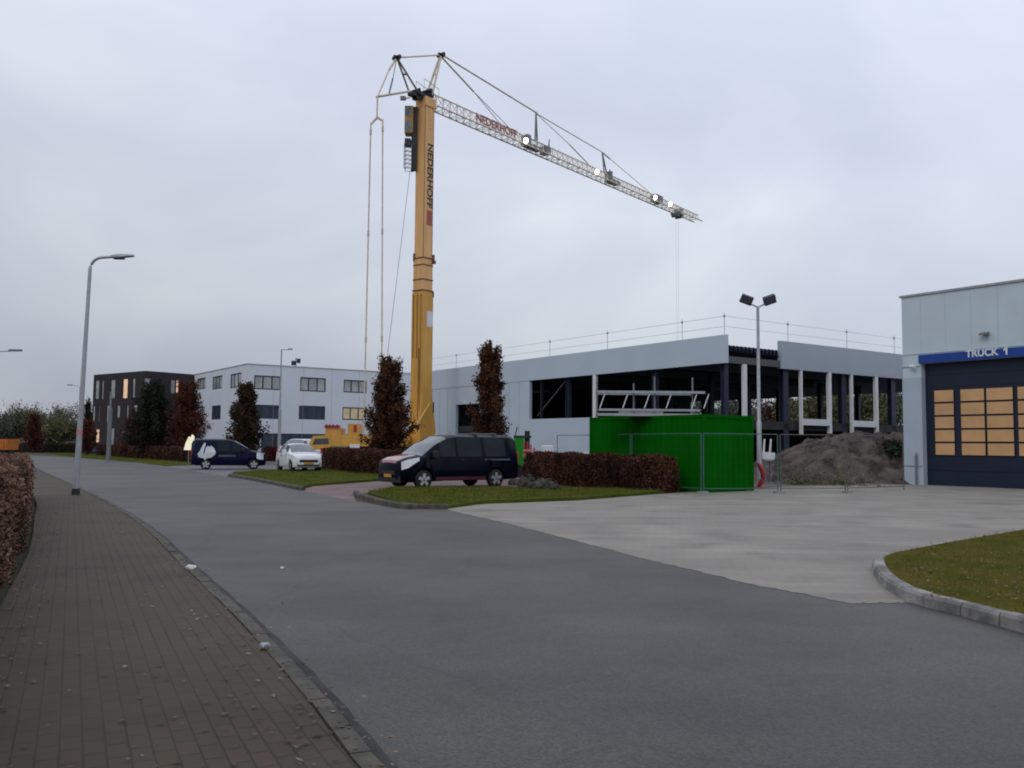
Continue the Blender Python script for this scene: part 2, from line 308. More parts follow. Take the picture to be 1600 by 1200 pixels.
def kerb(name, pts, wdt, h, m, side=1, stone=1.0):
    # kerb stones laid along a line: one chamfered block after another, with narrow joints
    pts = [Vector((p[0], p[1])) for p in pts]; mb = MB()
    seg = [0.0]
    for i in range(len(pts) - 1): seg.append(seg[-1] + (pts[i+1] - pts[i]).length)
    def at(d):
        for i in range(len(pts) - 1):
            if d <= seg[i+1] or i == len(pts) - 2:
                t = (d - seg[i]) / max(1e-6, seg[i+1] - seg[i]); return pts[i] + (pts[i+1] - pts[i]) * t
    d = 0.0
    while d < seg[-1] - 0.15:
        a = at(d + 0.008); b = at(min(seg[-1], d + stone - 0.008)); t = (b - a)
        if t.length < 0.05: break
        t.normalize(); n = Vector((-t.y, t.x)) * side; j = random.uniform(-0.006, 0.006); hh = h + random.uniform(-.006, .006)
        rings = []
        for q in (a, b):
            rings.append([(q.x + n.x*j, q.y + n.y*j, -0.02), (q.x + n.x*(j+.01), q.y + n.y*(j+.01), hh - .03), (q.x + n.x*(j+.035), q.y + n.y*(j+.035), hh), (q.x + n.x*(j+wdt), q.y + n.y*(j+wdt), hh), (q.x + n.x*(j+wdt), q.y + n.y*(j+wdt), -0.02)])
        mb.loft(rings); d += stone
    o = mb.build(name, m); o['kind'] = 'structure'; return o

def quads_obj(name, P, A, B, m, parent=None, kite=True):
    # many small leaf faces: centres P, half axes A and B
    n = len(P)
    V = np.empty((n, 4, 3), np.float32)
    V[:, 0] = P - A; V[:, 1] = P + B; V[:, 2] = P + A; V[:, 3] = P - B
    me = bpy.data.meshes.new(name); me.vertices.add(4*n); me.loops.add(4*n); me.polygons.add(n)
    me.vertices.foreach_set('co', V.reshape(-1)); me.loops.foreach_set('vertex_index', np.arange(4*n, dtype=np.int32))
    me.polygons.foreach_set('loop_start', np.arange(0, 4*n, 4, dtype=np.int32)); me.polygons.foreach_set('loop_total', np.full(n, 4, np.int32))
    me.update(calc_edges=True); me.validate(); me.materials.append(m)
    o = bpy.data.objects.new(name, me); C.objects.link(o)
    if parent is not None: o.parent = parent; WM[o.name] = WM[parent.name]
    return o
def unit(n):
    v = rng.normal(size=(n, 3)); return v / np.linalg.norm(v, axis=1, keepdims=True)
def leafset(P, size, asp=0.6):
    n = len(P); a = unit(n); r = unit(n); b = np.cross(a, r); b /= np.linalg.norm(b, axis=1, keepdims=True) + 1e-9
    s = size * rng.uniform(0.6, 1.35, (n, 1)); return P, a * s, b * s * asp

def tree(label, base, h, wd, leaf, nleaf, lsize, style='column', group=None, low=0.10, name='tree', nb=None, cat='tree'):
    o = thing(name, label, cat, (base[0], base[1], 0), 0, group)
    tr = MB(); k = h / 7
    tr.tube([(0, 0, -0.1), (0.02, 0, h*.3), (-.03*k, .03*k, h*.6), (0.02, 0, h*.95)], [.11*k + .03, .085*k + .02, .05*k + .01, .012], 8)
    P = []; nb = nb or (110 if style == 'column' else 46)
    for i in range(nb):
        t = (i + random.random()) / nb; az = i * 2.39996 + random.uniform(-.4, .4)
        if style == 'column' and random.random() < .10: continue
        if style == 'column':
            z0 = h * (low + t * (0.84 - low)); prof = (0.80 + 1.2 * t) if t < 0.15 else (0.98 - (t - .15) * 1.05 if t < .5 else .61 - (t - .5) * .62)
            ln = wd / 2 * prof * random.uniform(0.58, 1.26); rise = ln * random.uniform(0.45, 1.35) + h * .08 * t
        elif style == 'round':
            z0 = h * (0.18 + t * 0.62); ln = wd / 2 * math.sqrt(max(.05, 1 - (2*t - .85)**2)) * random.uniform(.7, 1.15); rise = ln * random.uniform(.1, .9)
        else:
            z0 = h * (0.25 + t * .6); ln = wd / 2 * (1.05 - t * .75) * random.uniform(.7, 1.2); rise = ln * random.uniform(.7, 1.6)
        e = Vector((math.cos(az) * ln, math.sin(az) * ln, z0 + rise)); s = Vector((0, 0, z0))
        mid = s.lerp(e, .55) + Vector((0, 0, -rise * .12))
        tip_ = e + (e - mid) * random.uniform(.0, .45)
        tr.tube([s, mid, e, tip_], [.03*k*(1.2 - t) + .008, .018*k + .004, .008, .003], 5, False)
        if style == 'bare':
            for q in range(7):
                f = random.uniform(.25, 1); p = s.lerp(e, f); d = Vector((random.uniform(-1, 1), random.uniform(-1, 1), random.uniform(.3, 1.4))) * ln * .38
                tr.tube([p, p + d * .6 + Vector((0, 0, .05)), p + d], [.012*k, .008*k, .003], 3, False)
        m_ = max(1, nleaf // nb); f = rng.uniform(0.12, 1.06, (m_, 1)) ** 0.8
        pts = np.array(s) + (np.array(e) - np.array(s)) * f
        P.append(pts + rng.normal(size=(m_, 3)) * np.array([1, 1, 1.25]) * (0.10 * wd / 2.4 + 0.03) * (1.1 - .35*f))
    tr.build('trunk', M_BARK if style != 'bare' else M_TWIG, o)
    if style == 'column':                # leader with its own leaves
        m_ = nleaf // 22; f = rng.uniform(.55, 1.0, (m_, 1)); pts = np.concatenate([np.zeros((m_, 2)), f * h], 1)
        P.append(pts + rng.normal(size=(m_, 3)) * (wd * .055) * (1.25 - f))
    P = np.concatenate(P); P = P[P[:, 2] > .12]
    quads_obj('crown', *leafset(P.astype(np.float32), lsize), leaf, o)
    return o

def hedge(label, line, width, h, leafn, lsize, m=None, group=None):
    # clipped hedge along a ground line: twiggy core, leaves over its faces
    line = smooth_line([(p[0], p[1], 0) for p in line], 4)
    ends = []; base = line[0]; o = thing('hedge', label, 'hedge', (base.x, base.y, 0), 0, group)
    L2 = [p - base for p in line]; rings = []
    for i, p in enumerate(L2):
        t = (L2[min(i+1, len(L2)-1)] - L2[max(i-1, 0)]).normalized(); n = Vector((-t.y, t.x, 0)); hw = width / 2 - .07; e = 1 - (0.5 if i in (0, len(L2)-1) else 0)
        hh = h * (1 + .03*math.sin(i*1.7)) - .07
        rings.append([p - n*hw*e + Vector((0, 0, -.02)), p - n*hw*1.0*e + Vector((0, 0, hh*.8*e)), p - n*hw*.72*e + Vector((0, 0, hh*e)), p + n*hw*.72*e + Vector((0, 0, hh*e)), p + n*hw*1.0*e + Vector((0, 0, hh*.8*e)), p + n*hw*e + Vector((0, 0, -.02))])
    mb = MB(); mb.loft(rings); mb.build('stems', M_HEDGC, o)
    for f_end, sg_e in ((0, -1), (-1, 1)):        # leaves over the two ends
        p_e = L2[f_end]; t_e = (L2[1] - L2[0]).normalized() if f_end == 0 else (L2[-1] - L2[-2]).normalized(); n_e = Vector((-t_e.y, t_e.x, 0)); k_e = max(300, int(leafn * width * h / 9 * .55)); a_e = rng.uniform(-1, 1, k_e); z_e = rng.uniform(0, 1, k_e); bul = .22 * np.sqrt(np.clip(1 - a_e**2, 0, 1)) * np.clip(1.3 - z_e**3, 0, 1)
        P_e = np.array(p_e) + np.outer(a_e * width / 2 * (1 - .2*z_e**3), np.array(n_e)) + np.outer(bul * sg_e + rng.normal(size=k_e)*.05, np.array(t_e)); P_e[:, 2] = z_e * h; ends.append(P_e)
    A = np.array([list(p) for p in L2]); seg = np.linalg.norm(np.diff(A, axis=0), axis=1); cum = np.concatenate([[0], np.cumsum(seg)])
    d = rng.uniform(0, cum[-1], leafn); i = np.clip(np.searchsorted(cum, d) - 1, 0, len(seg) - 1); f = ((d - cum[i]) / seg[i])[:, None]
    P = A[i] + (A[i+1] - A[i]) * f; T = (A[i+1] - A[i]) / seg[i][:, None]; Nn = np.stack([-T[:, 1], T[:, 0], 0*d], 1)
    per = 2*h + width; s = rng.uniform(0, per, leafn); wob = 0.035 * np.sin(d*2.1 + s*3) + .03*np.sin(d*5.3) + rng.normal(size=leafn) * 0.03
    hw = width / 2
    off = np.where(s < h, -hw, np.where(s < h + width, s - h - hw, hw)); z = np.where(s < h, s, np.where(s < h + width, h, per - s))
    rr = np.clip((z - h*.8) / (h*.2), 0, 1); side = (s < h) | (s >= h + width)
    off = np.where(side, off * (1 - .14*rr**2), off)
    out_ = np.where(side, 1.0, 0.0)
    P = P + Nn * (off + np.sign(off) * wob * out_)[:, None]; P[:, 2] = z + np.where(side, 0, wob) + .0
    P = np.concatenate([P] + ends); quads_obj('foliage', *leafset(P.astype(np.float32), lsize), m or M_HEDGE, o)
    return o

def text_mesh(name, body, size, m, parent, M, ext=0.01, world=False, boldness=0.03):
    cu = bpy.data.curves.new(name + '_outline', 'FONT'); cu.body = body; cu.size = size; cu.extrude = ext; cu.align_x = 'CENTER'; cu.align_y = 'CENTER'; cu.offset = size * boldness
    tmp = bpy.data.objects.new(name + '_outline', cu); C.objects.link(tmp); dg = bpy.context.evaluated_depsgraph_get(); dg.update()
    me = bpy.data.meshes.new_from_object(tmp.evaluated_get(dg)); bpy.data.objects.remove(tmp); bpy.data.curves.remove(cu)
    if world: M = WM[parent.name].inverted() @ M
    me.transform(M); me.materials.clear(); me.materials.append(m); me.name = name
    o = bpy.data.objects.new(name, me); C.objects.link(o); o.parent = parent; WM[o.name] = WM[parent.name]; return o

def facade(px, py, org, rz, axis):
    """(s, z) where the sight line meets a building face: axis 'x' = the face running along local x at y=0, 'y' = along local y at x=0"""
    Rm = Matrix.Rotation(-rz, 3, 'Z'); o = Rm @ (EYEV - Vector((org[0], org[1], 0))); d = Rm @ ray(px, py)
    t = (-o.y / d.y) if axis == 'x' else (-o.x / d.x)
    p = o + d * t; return (p.x if axis == 'x' else p.y), p.z

def wall(mb, axis, s0, s1, z0, z1, holes=(), off=0.0, th=0.25, inward=1):
    """flat wall with real openings; outer face at local off, thickness th inward"""
    S_ = sorted({s0, s1, *[min(max(h[i], s0), s1) for h in holes for i in (0, 1)]}); Z_ = sorted({z0, z1, *[min(max(h[i], z0), z1) for h in holes for i in (2, 3)]})
    def P(s, z, d): return (s, off + d*inward, z) if axis == 'x' else (off + d*inward, s, z)
    def hole(i, j):
        if i < 0 or j < 0 or i >= len(S_)-1 or j >= len(Z_)-1: return True
        cs = (S_[i] + S_[i+1]) / 2; cz = (Z_[j] + Z_[j+1]) / 2
        return any(h[0] < cs < h[1] and h[2] < cz < h[3] for h in holes)
    for i in range(len(S_)-1):
        for j in range(len(Z_)-1):
            if hole(i, j): continue
            a, b, c, d = S_[i], S_[i+1], Z_[j], Z_[j+1]
            mb.add([P(a, c, 0), P(b, c, 0), P(b, d, 0), P(a, d, 0)], [(0, 1, 2, 3)]); mb.add([P(a, c, th), P(b, c, th), P(b, d, th), P(a, d, th)], [(3, 2, 1, 0)])
            for (ii, jj, e0, e1) in ((i-1, j, (a, c), (a, d)), (i+1, j, (b, c), (b, d)), (i, j-1, (a, c), (b, c)), (i, j+1, (a, d), (b, d))):
                if hole(ii, jj): mb.add([P(*e0, 0), P(*e1, 0), P(*e1, th), P(*e0, th)], [(0, 1, 2, 3)])

def win(parent, axis, s0, s1, z0, z1, off, pane, frame=None, cols=2, bar=0.07, depth=0.12, cat='window', inward=1, rows=1):
    """window: frame bars + pane set back in the opening"""
    def B(mb, a, b, c, d, d0, d1):
        lo, hi = sorted((off + d0*inward, off + d1*inward))
        if axis == 'x': mb.box((a, lo, c), (b, hi, d))
        else: mb.box((lo, a, c), (hi, b, d))
    mb = MB(); B(mb, s0, s0+bar, z0, z1, .04, .04+depth); B(mb, s1-bar, s1, z0, z1, .04, .04+depth)
    B(mb, s0+bar, s1-bar, z0, z0+bar, .04, .04+depth); B(mb, s0+bar, s1-bar, z1-bar, z1, .04, .04+depth)
    for i in range(1, cols):
        c = s0 + (s1-s0)*i/cols; B(mb, c-bar/2, c+bar/2, z0+bar, z1-bar, .045, .04+depth)
    o = mb.build(cat, frame or M_NAVYST, parent)
    p = MB(); B(p, s0+bar*.5, s1-bar*.5, z0+bar*.5, z1-bar*.5, .08, .10); p.build('pane', pane, o)
    return o

# ------------------------------------------------------------------ ground, road, pavement, yard
g = poly_sheet('ground', [(-1500, -300), (1500, -300), (1500, 2500), (-1500, 2500)], 0.0, M_LAND)
def GP(lst, z=0.0): return [G(x, y, z) for x, y in lst]
dirp = Vector((-0.447, 0.894, 0))
L_edge = GP([(590, 1200), (505, 1094), (420, 1003), (345, 930), (290, 880), (240, 832), (185, 795), (130, 767), (85, 746), (48, 729), (20, 719)])
L_edge = [L_edge[0] - dirp * q for q in (22, 18, 14, 10, 7, 4.5, 2.5, 1)] + L_edge
L_edge = smooth_line(L_edge, 5)
R_far = GP([(40, 711.5), (110, 714.5), (200, 722), (260, 729.5), (355, 745), (400, 752.5), (470, 767), (552, 783), (600, 791), (650, 797), (700, 797), (800, 820), (1000, 872), (1180, 915), (1330, 943), (1420, 942), (1500, 963), (1600, 991)])
kd = (R_far[-1] - R_far[-2]).normalized()
R_far = R_far + [R_far[-1] + kd * 30]
road = poly_sheet('road', [p for p in L_edge] + [G(0, 712)] + list(R_far), 0.008, M_ASPH)
# parking bay apron beyond the road
poly_sheet('parking_bay', GP([(205, 722.5), (300, 722), (430, 727), (520, 730), (600, 738), (600, 745), (520, 736), (420, 737), (362, 740), (352, 745.5), (262, 730.5)]), 0.004, mat('light_asphalt', (0.13, 0.13, 0.135), 0.75, 0.2, scale=.8))
poly_sheet('driveway', GP([(466, 767), (556, 784), (553, 774), (600, 764), (840, 766), (830, 748), (640, 742), (592, 752), (490, 760)]), 0.005, M_RED)
yl = GP([(640, 798), (700, 797.5), (800, 820.5), (1000, 872.5), (1180, 915.5), (1330, 944), (1425, 943)]); yj = []
for i in range(len(yl) - 1):
    for k in range(26): q = yl[i].lerp(yl[i+1], k / 26); yj.append(q + Vector((.35, .9, 0)) * random.uniform(-.05, .04))
poly_sheet('yard', yj + GP([ (1380, 905), (1400, 880), (1480, 860), (1600, 838), (1900, 800), (2200, 756), (1414, 755), (1180, 763), (1060, 770), (900, 783), (760, 788)]), 0.012, M_YARD)
poly_sheet('building_site', [(3, 35), (9, 31), (22, 33), (60, 60), (30, 110), (-30, 100), (-14, 52)], 0.003, mat('site_soil', (0.085, 0.075, 0.068), 0.95, scale=.5, bump=.5, bscale=5, col2=(0.15, 0.14, 0.13), spec=.1))

# sidewalk, with the kerb that edges it
HEDGE_FOOT = [Vector((-4.15, 7.2, 0)) - dirp * 20, Vector((-4.15, 7.2, 0)) - dirp * 14, Vector((-4.15, 7.2, 0)) - dirp * 9, Vector((-4.15, 7.2, 0)) - dirp * 4, Vector((-4.15, 7.2, 0)), Vector((-6.6, 12.4, 0)), Vector((-9.6, 18.2, 0)), Vector((-13.0, 24.6, 0)), G(30, 738), G(5, 722)]
kin = []
for i, p in enumerate(L_edge):
    t = (L_edge[min(i+1, len(L_edge)-1)] - L_edge[max(i-1, 0)]).normalized(); kin.append(p + Vector((-t.y, t.x, 0)) * 0.14)
kw = []
for i, p in enumerate(kin):
    t = (kin[min(i+1, len(kin)-1)] - kin[max(i-1, 0)]).normalized(); kw.append(p + Vector((-t.y, t.x, 0)) * 0.005)
HF = smooth_line(HEDGE_FOOT, 3)
poly_sheet('sidewalk', kw + HF[::-1], 0.075, M_PAVE, 0.1)
kerb('kerb', [(p.x, p.y) for p in L_edge], 0.14, 0.082, M_KERBD, side=1)
gut = []
for i, p in enumerate(L_edge):
    t = (L_edge[min(i+1, len(L_edge)-1)] - L_edge[max(i-1, 0)]).normalized(); gut.append(p - Vector((-t.y, t.x, 0)) * (0.085 + .008*math.sin(i*2.3)))
poly_sheet('gutter', list(L_edge) + gut[::-1], 0.0125, mat('gutter_kerb_shade', (0.02, 0.02, 0.02), 0.85, scale=2.5, col2=(0.05, 0.049, 0.05)))  # dark gutter strip with the kerb's shadow painted into its colour
# grass margins
M_GRASS2 = mat('green_grass_soil', (0.045, 0.068, 0.010), 0.95, scale=1.2, bump=0.5, bscale=25, col2=(0.085, 0.092, 0.018), spec=0.02)
def lawn(pts, blades, hgt, name='lawn', z=0.09):
    poly_sheet(name, pts, z, M_GRASS if blades > 30000 else M_GRASS2, 0.12)
    P = [Vector((p[0], p[1], 0)) for p in pts]; tri = tessellate_polygon([P]); ar = []
    for t in tri: ar.append(abs((P[t[1]]-P[t[0]]).cross(P[t[2]]-P[t[0]]).z)/2)
    ar = np.array(ar); k = rng.choice(len(tri), blades, p=ar/ar.sum()); T = np.array([[list(P[j]) for j in t] for t in tri])[k]
    a = rng.uniform(size=(blades, 1)); b = rng.uniform(size=(blades, 1)); fl = a + b > 1; a = np.where(fl, 1-a, a); b = np.where(fl, 1-b, b)
    Q = T[:, 0] + (T[:, 1]-T[:, 0])*a + (T[:, 2]-T[:, 0])*b
    hh = hgt * rng.uniform(.4, 1.3, (blades, 1)); az = rng.uniform(0, 6.28, blades); ln = rng.normal(size=(blades, 2)) * .35
    Q[:, :2] += rng.normal(size=(blades, 2)) * .035; Q[:, 2] = z + hh[:, 0]*.45
    A = np.concatenate([ln * hh * .5, hh * .5], 1); B = np.stack([np.cos(az), np.sin(az), 0*az], 1) * hgt * .09
    return Q.astype(np.float32), A.astype(np.float32), B.astype(np.float32)
sets = []
isl_k = GP([(1362, 888), (1364, 897), (1371, 909), (1383, 922), (1400, 933), (1420, 942), (1455, 952.5), (1500, 963.5), (1550, 977), (1600, 991.5)])
isl_s = smooth_line(isl_k, 3) + [isl_k[-1] + kd * q for q in (.5, 3, 8, 16, 30)]
inner = []
for i, p in enumerate(isl_s):
    t = (isl_s[min(i+1, len(isl_s)-1)] - isl_s[max(i-1, 0)]).normalized(); inner.append(p + Vector((-t.y, t.x, 0)) * 0.13)
isl = inner + [G(1600, 836) + Vector((25, -25, 0)), G(1900, 800), G(1600, 836), G(1480, 858), G(1400, 874), G(1384, 880)]
sets.append(lawn(isl, 80000, 0.055, z=0.105))
kerb('kerb', [(p.x, p.y) for p in isl_s], 0.15, 0.135, M_CONC, side=1, stone=.5)
isl2 = GP([(575, 773), (620, 788.5), (650, 795), (700, 795.5), (760, 787), (900, 782), (990, 775), (1060, 769), (900, 766), (800, 765), (620, 764)])
sets.append(lawn(isl2, 16000, 0.07))
kerb('kerb', [(p.x, p.y) for p in smooth_line(GP([(551, 773), (560, 779), (600, 790.5), (640, 796.5), (700, 797)]), 4)], 0.15, 0.14, M_KERBD, side=1)
isl3 = GP([(362, 744), (400, 751), (468, 765), (490, 759.5), (592, 751.5), (640, 741), (520, 735), (420, 736.5), (365, 740)])
sets.append(lawn(isl3, 12000, 0.07))
kerb('kerb', [(p.x, p.y) for p in smooth_line(GP([(356, 744.5), (400, 752.3), (470, 766.8)]), 4)], 0.15, 0.13, M_KERBD, side=1)
isl4 = GP([(60, 706.5), (110, 713.5), (200, 721), (258, 728.5), (300, 727), (320, 721), (200, 711)])
sets.append(lawn(isl4, 6000, 0.10, z=0.05))
Q, A, B = (np.concatenate([s[i] for s in sets]) for i in range(3))
go = quads_obj('grass', Q, A, B, M_BLADE); go['kind'] = 'stuff'; go['label'] = 'short green and yellowing grass on the kerbed margins'

# ------------------------------------------------------------------ hall under construction
RZ = math.atan2(.576, .817)
HC = (11.25, 47.0)
hall = thing('construction_hall', 'unfinished grey two-storey hall with open sides and railed roof behind green container', 'building', (*HC, 0), RZ)
hf = lambda px, py, ax: facade(px, py, HC, RZ, ax)
LA, LV, ZT, ZO, ZS = 33.0, 22.0, 7.5, 6.0, 3.35
sA = hf(827, 640, 'y')[0]; sB = hf(927, 640, 'y')[0]; d0 = hf(742, 660, 'y')[0] - .6; d1 = hf(712, 660, 'y')[0]
mb = MB(); wall(mb, 'y', sB - .2, LA, -.1, ZO, [(sB - .2, sA, ZS, ZO + 1), (d0, d1, -.2, 4.65)], 0, .22, 1)
wo_hall = mb.build('wall', M_WALL, hall)
mb = MB(); wall(mb, 'y', 0, LA, ZO, ZT, [], -.03, .25, 1); mb.build('parapet', M_WALL, hall)
sP = hf(1220, 560, 'x')[0]
mb = MB(); wall(mb, 'x', sP, LV, ZO - .05, ZT, [], -.03, .25, 1); mb.build('parapet', M_PARA, hall)
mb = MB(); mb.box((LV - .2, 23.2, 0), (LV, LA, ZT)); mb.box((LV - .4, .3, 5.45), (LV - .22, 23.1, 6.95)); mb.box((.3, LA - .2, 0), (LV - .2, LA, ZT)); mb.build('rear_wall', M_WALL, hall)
mb = MB(); mb.box((9, 16.5, 0), (9.2, LA - .2, ZO)); mb.box((.3, 16.5, 3.1), (.5, 16.6, ZO)); mb.box((19.5, 4.5, .07), (19.7, 23, 2.54)); mb.build('core_wall', M_INT, hall)  # last box: near-black block added so the ground floor reads as shade
# roof deck: trapezoidal sheet, its cut edge shows at the open corner
def deck():
    prof = []; x = 0.25; i = 0
    while x < LV - .25:
        prof += [(x, 6.62), (x + .10, 6.62), (x + .16, 6.95), (x + .26, 6.95), (x + .32, 6.62)]; x += .32
    mb = MB(); n = len(prof)
    for zoff in (0, .03):
        mb.add([(p[0], .12, p[1] + zoff) for p in prof] + [(p[0], LA - .25, p[1] + zoff) for p in prof], [(k, k+1, n+k+1, n+k) for k in range(n-1)])
    return mb
deck().build('roof_deck', M_DECK, hall)
mb = MB(); mb.box((.02, .05, 6.02), (LV - .25, .28, 6.38)); mb.box((.26, .30, 6.05), (.5, LA - .3, 6.5))
for y in np.arange(5, LA - 1, 5.5): mb.box((.5, y - .1, 6.1), (LV - .3, y + .1, 6.6))
mb.build('roof_beam', mat('grey_steel', (0.07, 0.072, 0.08), .5, .1), hall)
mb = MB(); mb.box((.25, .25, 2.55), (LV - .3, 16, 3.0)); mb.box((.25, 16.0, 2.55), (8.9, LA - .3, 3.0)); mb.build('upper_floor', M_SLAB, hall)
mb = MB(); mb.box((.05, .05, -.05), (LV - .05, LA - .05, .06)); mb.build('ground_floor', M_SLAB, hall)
cols = [(.35, .4), (.35, 5.6), (.35, 11.0), (.35, 13.6)] + [(hf(p, 620, 'x')[0], .4) for p in (1234, 1325, 1402)] + [(x, y) for x in (6, 9.5, 13, 17, 21.4) for y in (6.5, 13.5)] + [(21.6, .4)]
for i, (x, y) in enumerate(cols):
    w_ = .22 if 4 <= i <= 6 else .14
    mb = MB(); mb.box((x - w_, y - .15, .06), (x + w_, y - .12, 6.04)); mb.box((x - w_, y + .12, .06), (x + w_, y + .15, 6.04)); mb.box((x - .02, y - .12, .06), (x + .02, y + .12, 6.04))
    mb.build('column', M_NAVYST, hall)
# white posts and white window surrounds in the openings
s = hf(929, 620, 'y')[0]; mb = MB(); mb.cbox((-.05, s - .14, 2.6), (.14, s + .14, ZO - .01), .015); mb.build('white_post', M_WHITE, hall)
s = hf(1164, 600, 'x')[0]; mb = MB(); mb.cbox((s - .13, -.05, 2.6), (s + .13, .14, ZO + .0), .015); mb.build('white_post', M_WHITE, hall)
for a, b in ((1252, 1297), (1331, 1370)):
    s0 = hf(a, 620, 'x')[0]; s1 = hf(b, 620, 'x')[0]; mb = MB()
    mb.cbox((s0 - .05, -.06, 2.3), (s0 + .07, .14, ZO - .06), .01); mb.cbox((s1 - .14, -.06, 2.4), (s1 + .08, .16, ZO - .06), .01); mb.cbox((s0 + .07, -.07, 2.84), (s1 - .14, .2, 3.2), .01)
    mb.build('window_surround', M_WHITE, hall)
mb = MB()
for q0, q1 in (((.4, sA - 3.6, 5.9), (.4, sA - .4, 3.6)),): mb.tube([q0, q1], .03, 6)
mb.build('wind_brace', M_GALVD, hall)
# roof edge railing
mb = MB()
for z in (7.95, 8.5):
    mb.tube([(.06, .1, z), (.06, LA, z)], .012, 5); mb.tube([(.06, .1, z), (LV - .1, .06, z)], .012, 5)
rl = mb.build('roof_railing', mat('pale_rail', (.55, .57, .6), .5, .1), hall)
for px in (712, 763, 858, 948, 1065, 1131):
    s = hf(px, 560, 'y')[0]; mb = MB(); mb.tube([(.06, s, 7.2), (.06, s, 8.66)], .017, 6); mb.box((.02, s - .05, 8.44), (.10, s + .05, 8.54)); mb.build('railing_post', M_GALV, rl)
for px in (1233, 1325, 1399):
    s = hf(px, 560, 'x')[0]; mb = MB(); mb.tube([(s, .06, 7.2), (s, .06, 8.66)], .017, 6); mb.box((s - .05, .02, 8.44), (s + .05, .10, 8.54)); mb.build('railing_post', M_GALV, rl)
# vertical joints of the cladding panels
mb = MB()
for y in np.arange(sA + 1.2, LA - .2, 1.2):
    if not (d0 - .05 < y < d1 + .05): mb.box((-.012, y - .012, 0), (-.002, y + .012, ZO - .02))
more_faces(wo_hall, mb, M_GALV)
mb = MB(); mb.box((1.5, d0 - 1, .06), (2.0, d1 + .5, 4.2)); mb.build('dust_sheet', mat('dark_green_netting', (.02, .05, .025), .9, .3), hall)

# ------------------------------------------------------------------ truck garage
gc = G(1414, 757); GC = (gc.x, gc.y)
gar = thing('truck_garage', 'grey garage with blue band over a tall navy door with warm lit panes', 'building', (*GC, 0), RZ)
gf = lambda px, py: facade(px, py, GC, RZ, 'y')
zt = gf(1500, 453)[1]; b0 = gf(1440, 555); b1 = gf(1438, 567.5)
dl = gf(1441, 650)[0]; dr = dl - 5.1; DT = b1[1] - .02
mb = MB(); wall(mb, 'y', -14, -.02, DT - .6, zt, [(dr, dl, DT - 1, DT)], 0, .3, 1); wall(mb, 'y', -14, dr - .9, -.05, DT - .6, [], 0, .3, 1)
mb.box((.3, -.3, 0), (22, 0, zt)); gwall = mb.build('wall', M_GAR, gar)
mb = MB(); mb.box((-.012, dl, 0), (.3, 0.01, DT - .6)); mb.build('pier', M_GARL, gar)
mb = MB(); mb.box((-.012, dr - .9, 0), (.3, dr, DT - .6)); mb.build('pier', M_GARL, gar)
mb = MB(); mb.box((-.06, -14.05, zt), (.35, .06, zt + .09)); mb.box((.35, -14, zt - .3), (22, 0, zt - .25)); mb.build('roof_edge', M_GALV, gar)
mb = MB(); mb.box((-.03, -14, DT + .42), (-.006, 0, DT + .435))
for y in np.arange(-13, 0, 1.1): mb.box((-.008, y - .008, DT + .44), (-.002, y + .008, zt))
more_faces(gwall, mb, mat('seam_grey', (.43, .50, .55), .6, .05))
band = MB(); band.box((-.10, -12, DT + .0), (-.002, dl + .06, b0[1])); bo = band.build('sign_band', M_BLUE, gar)
sgn = gf(1536, 552); Mx = Matrix.Translation((-.112, sgn[0], sgn[1])) @ Matrix.Rotation(R(-90), 4, 'Z') @ Matrix.Rotation(R(90), 4, 'X')
t0 = gf(1512, 552)[0]; t1 = gf(1577, 548)[0]
to = text_mesh('lettering', 'TRUCK', .40, M_WHITE, bo, Mx, .008)
ny_ = t1 + .06; zc_ = gf(1570, 549)[1]; mb = MB(); mb.prism([(-.112, ny_ + q, zc_ + r_) for q, r_ in ((-.045, -.155), (.03, -.155), (.03, .05), (.11, .0), (.11, .065), (.03, .16), (-.045, .16))], (-.012, 0, 0)); mb.build('numeral', M_WHITE, bo)
wdt = to.dimensions.y if to.dimensions.y > .2 else 1.4
door = MB(); wall(door, 'y', dr, dl, .02, DT, [], .30, .06, 1)
do = door.build('door', M_DOORN, gar)
mb = MB()
for z in (.65, 1.28 - .02, 4.22, 4.75): mb = MB(); mb.box((.285, dr + .05, z), (.299, dl - .05, z + .02)); mb.build('door_seam', mat('door_seam', (.004, .006, .012), .5), do)
# panes: columns as in the photo, five rows
zb = gf(1500, 712.5)[1]; ztp = gf(1500, 606.5)[1]; rows = 5; rh = (ztp - zb) / rows
cp = [(1455, 1486), (1496, 1534), (1536.5, 1579), (1585.5, 1625), (1628, 1672)]
cs = [(gf(a, 660)[0], gf(b, 660)[0]) for a, b in cp]
for (a, b) in cs:
    for r in range(rows):
        z0 = zb + r*rh + .028; z1 = zb + (r+1)*rh - .028
        fr = MB(); f = .012
        fr.box((.255, b, z0), (.298, b + f, z1)); fr.box((.255, a - f, z0), (.298, a, z1)); fr.box((.255, b + f, z0), (.298, a - f, z0 + f)); fr.box((.255, b + f, z1 - f), (.298, a - f, z1))
        wo = fr.build('window', M_DOORN, do); p = MB(); p.box((.275, b + f*.5, z0 + f*.5), (.290, a - f*.5, z1 - f*.5)); p.build('pane', M_WARM, wo)
lp = gf(1541, 522); mb = MB(); mb.box((-.06, lp[0] - .10, lp[1] - .05), (-.002, lp[0] + .10, lp[1] + .07)); mb.prism([(-.06, lp[0] - .16, lp[1] + .08), (-.30, lp[0] - .16, lp[1] + .0), (-.30, lp[0] - .16, lp[1] - .06), (-.06, lp[0] - .16, lp[1] - .03)], (0, .32, 0)); mb.build('wall_lamp', M_GALVD, gar)
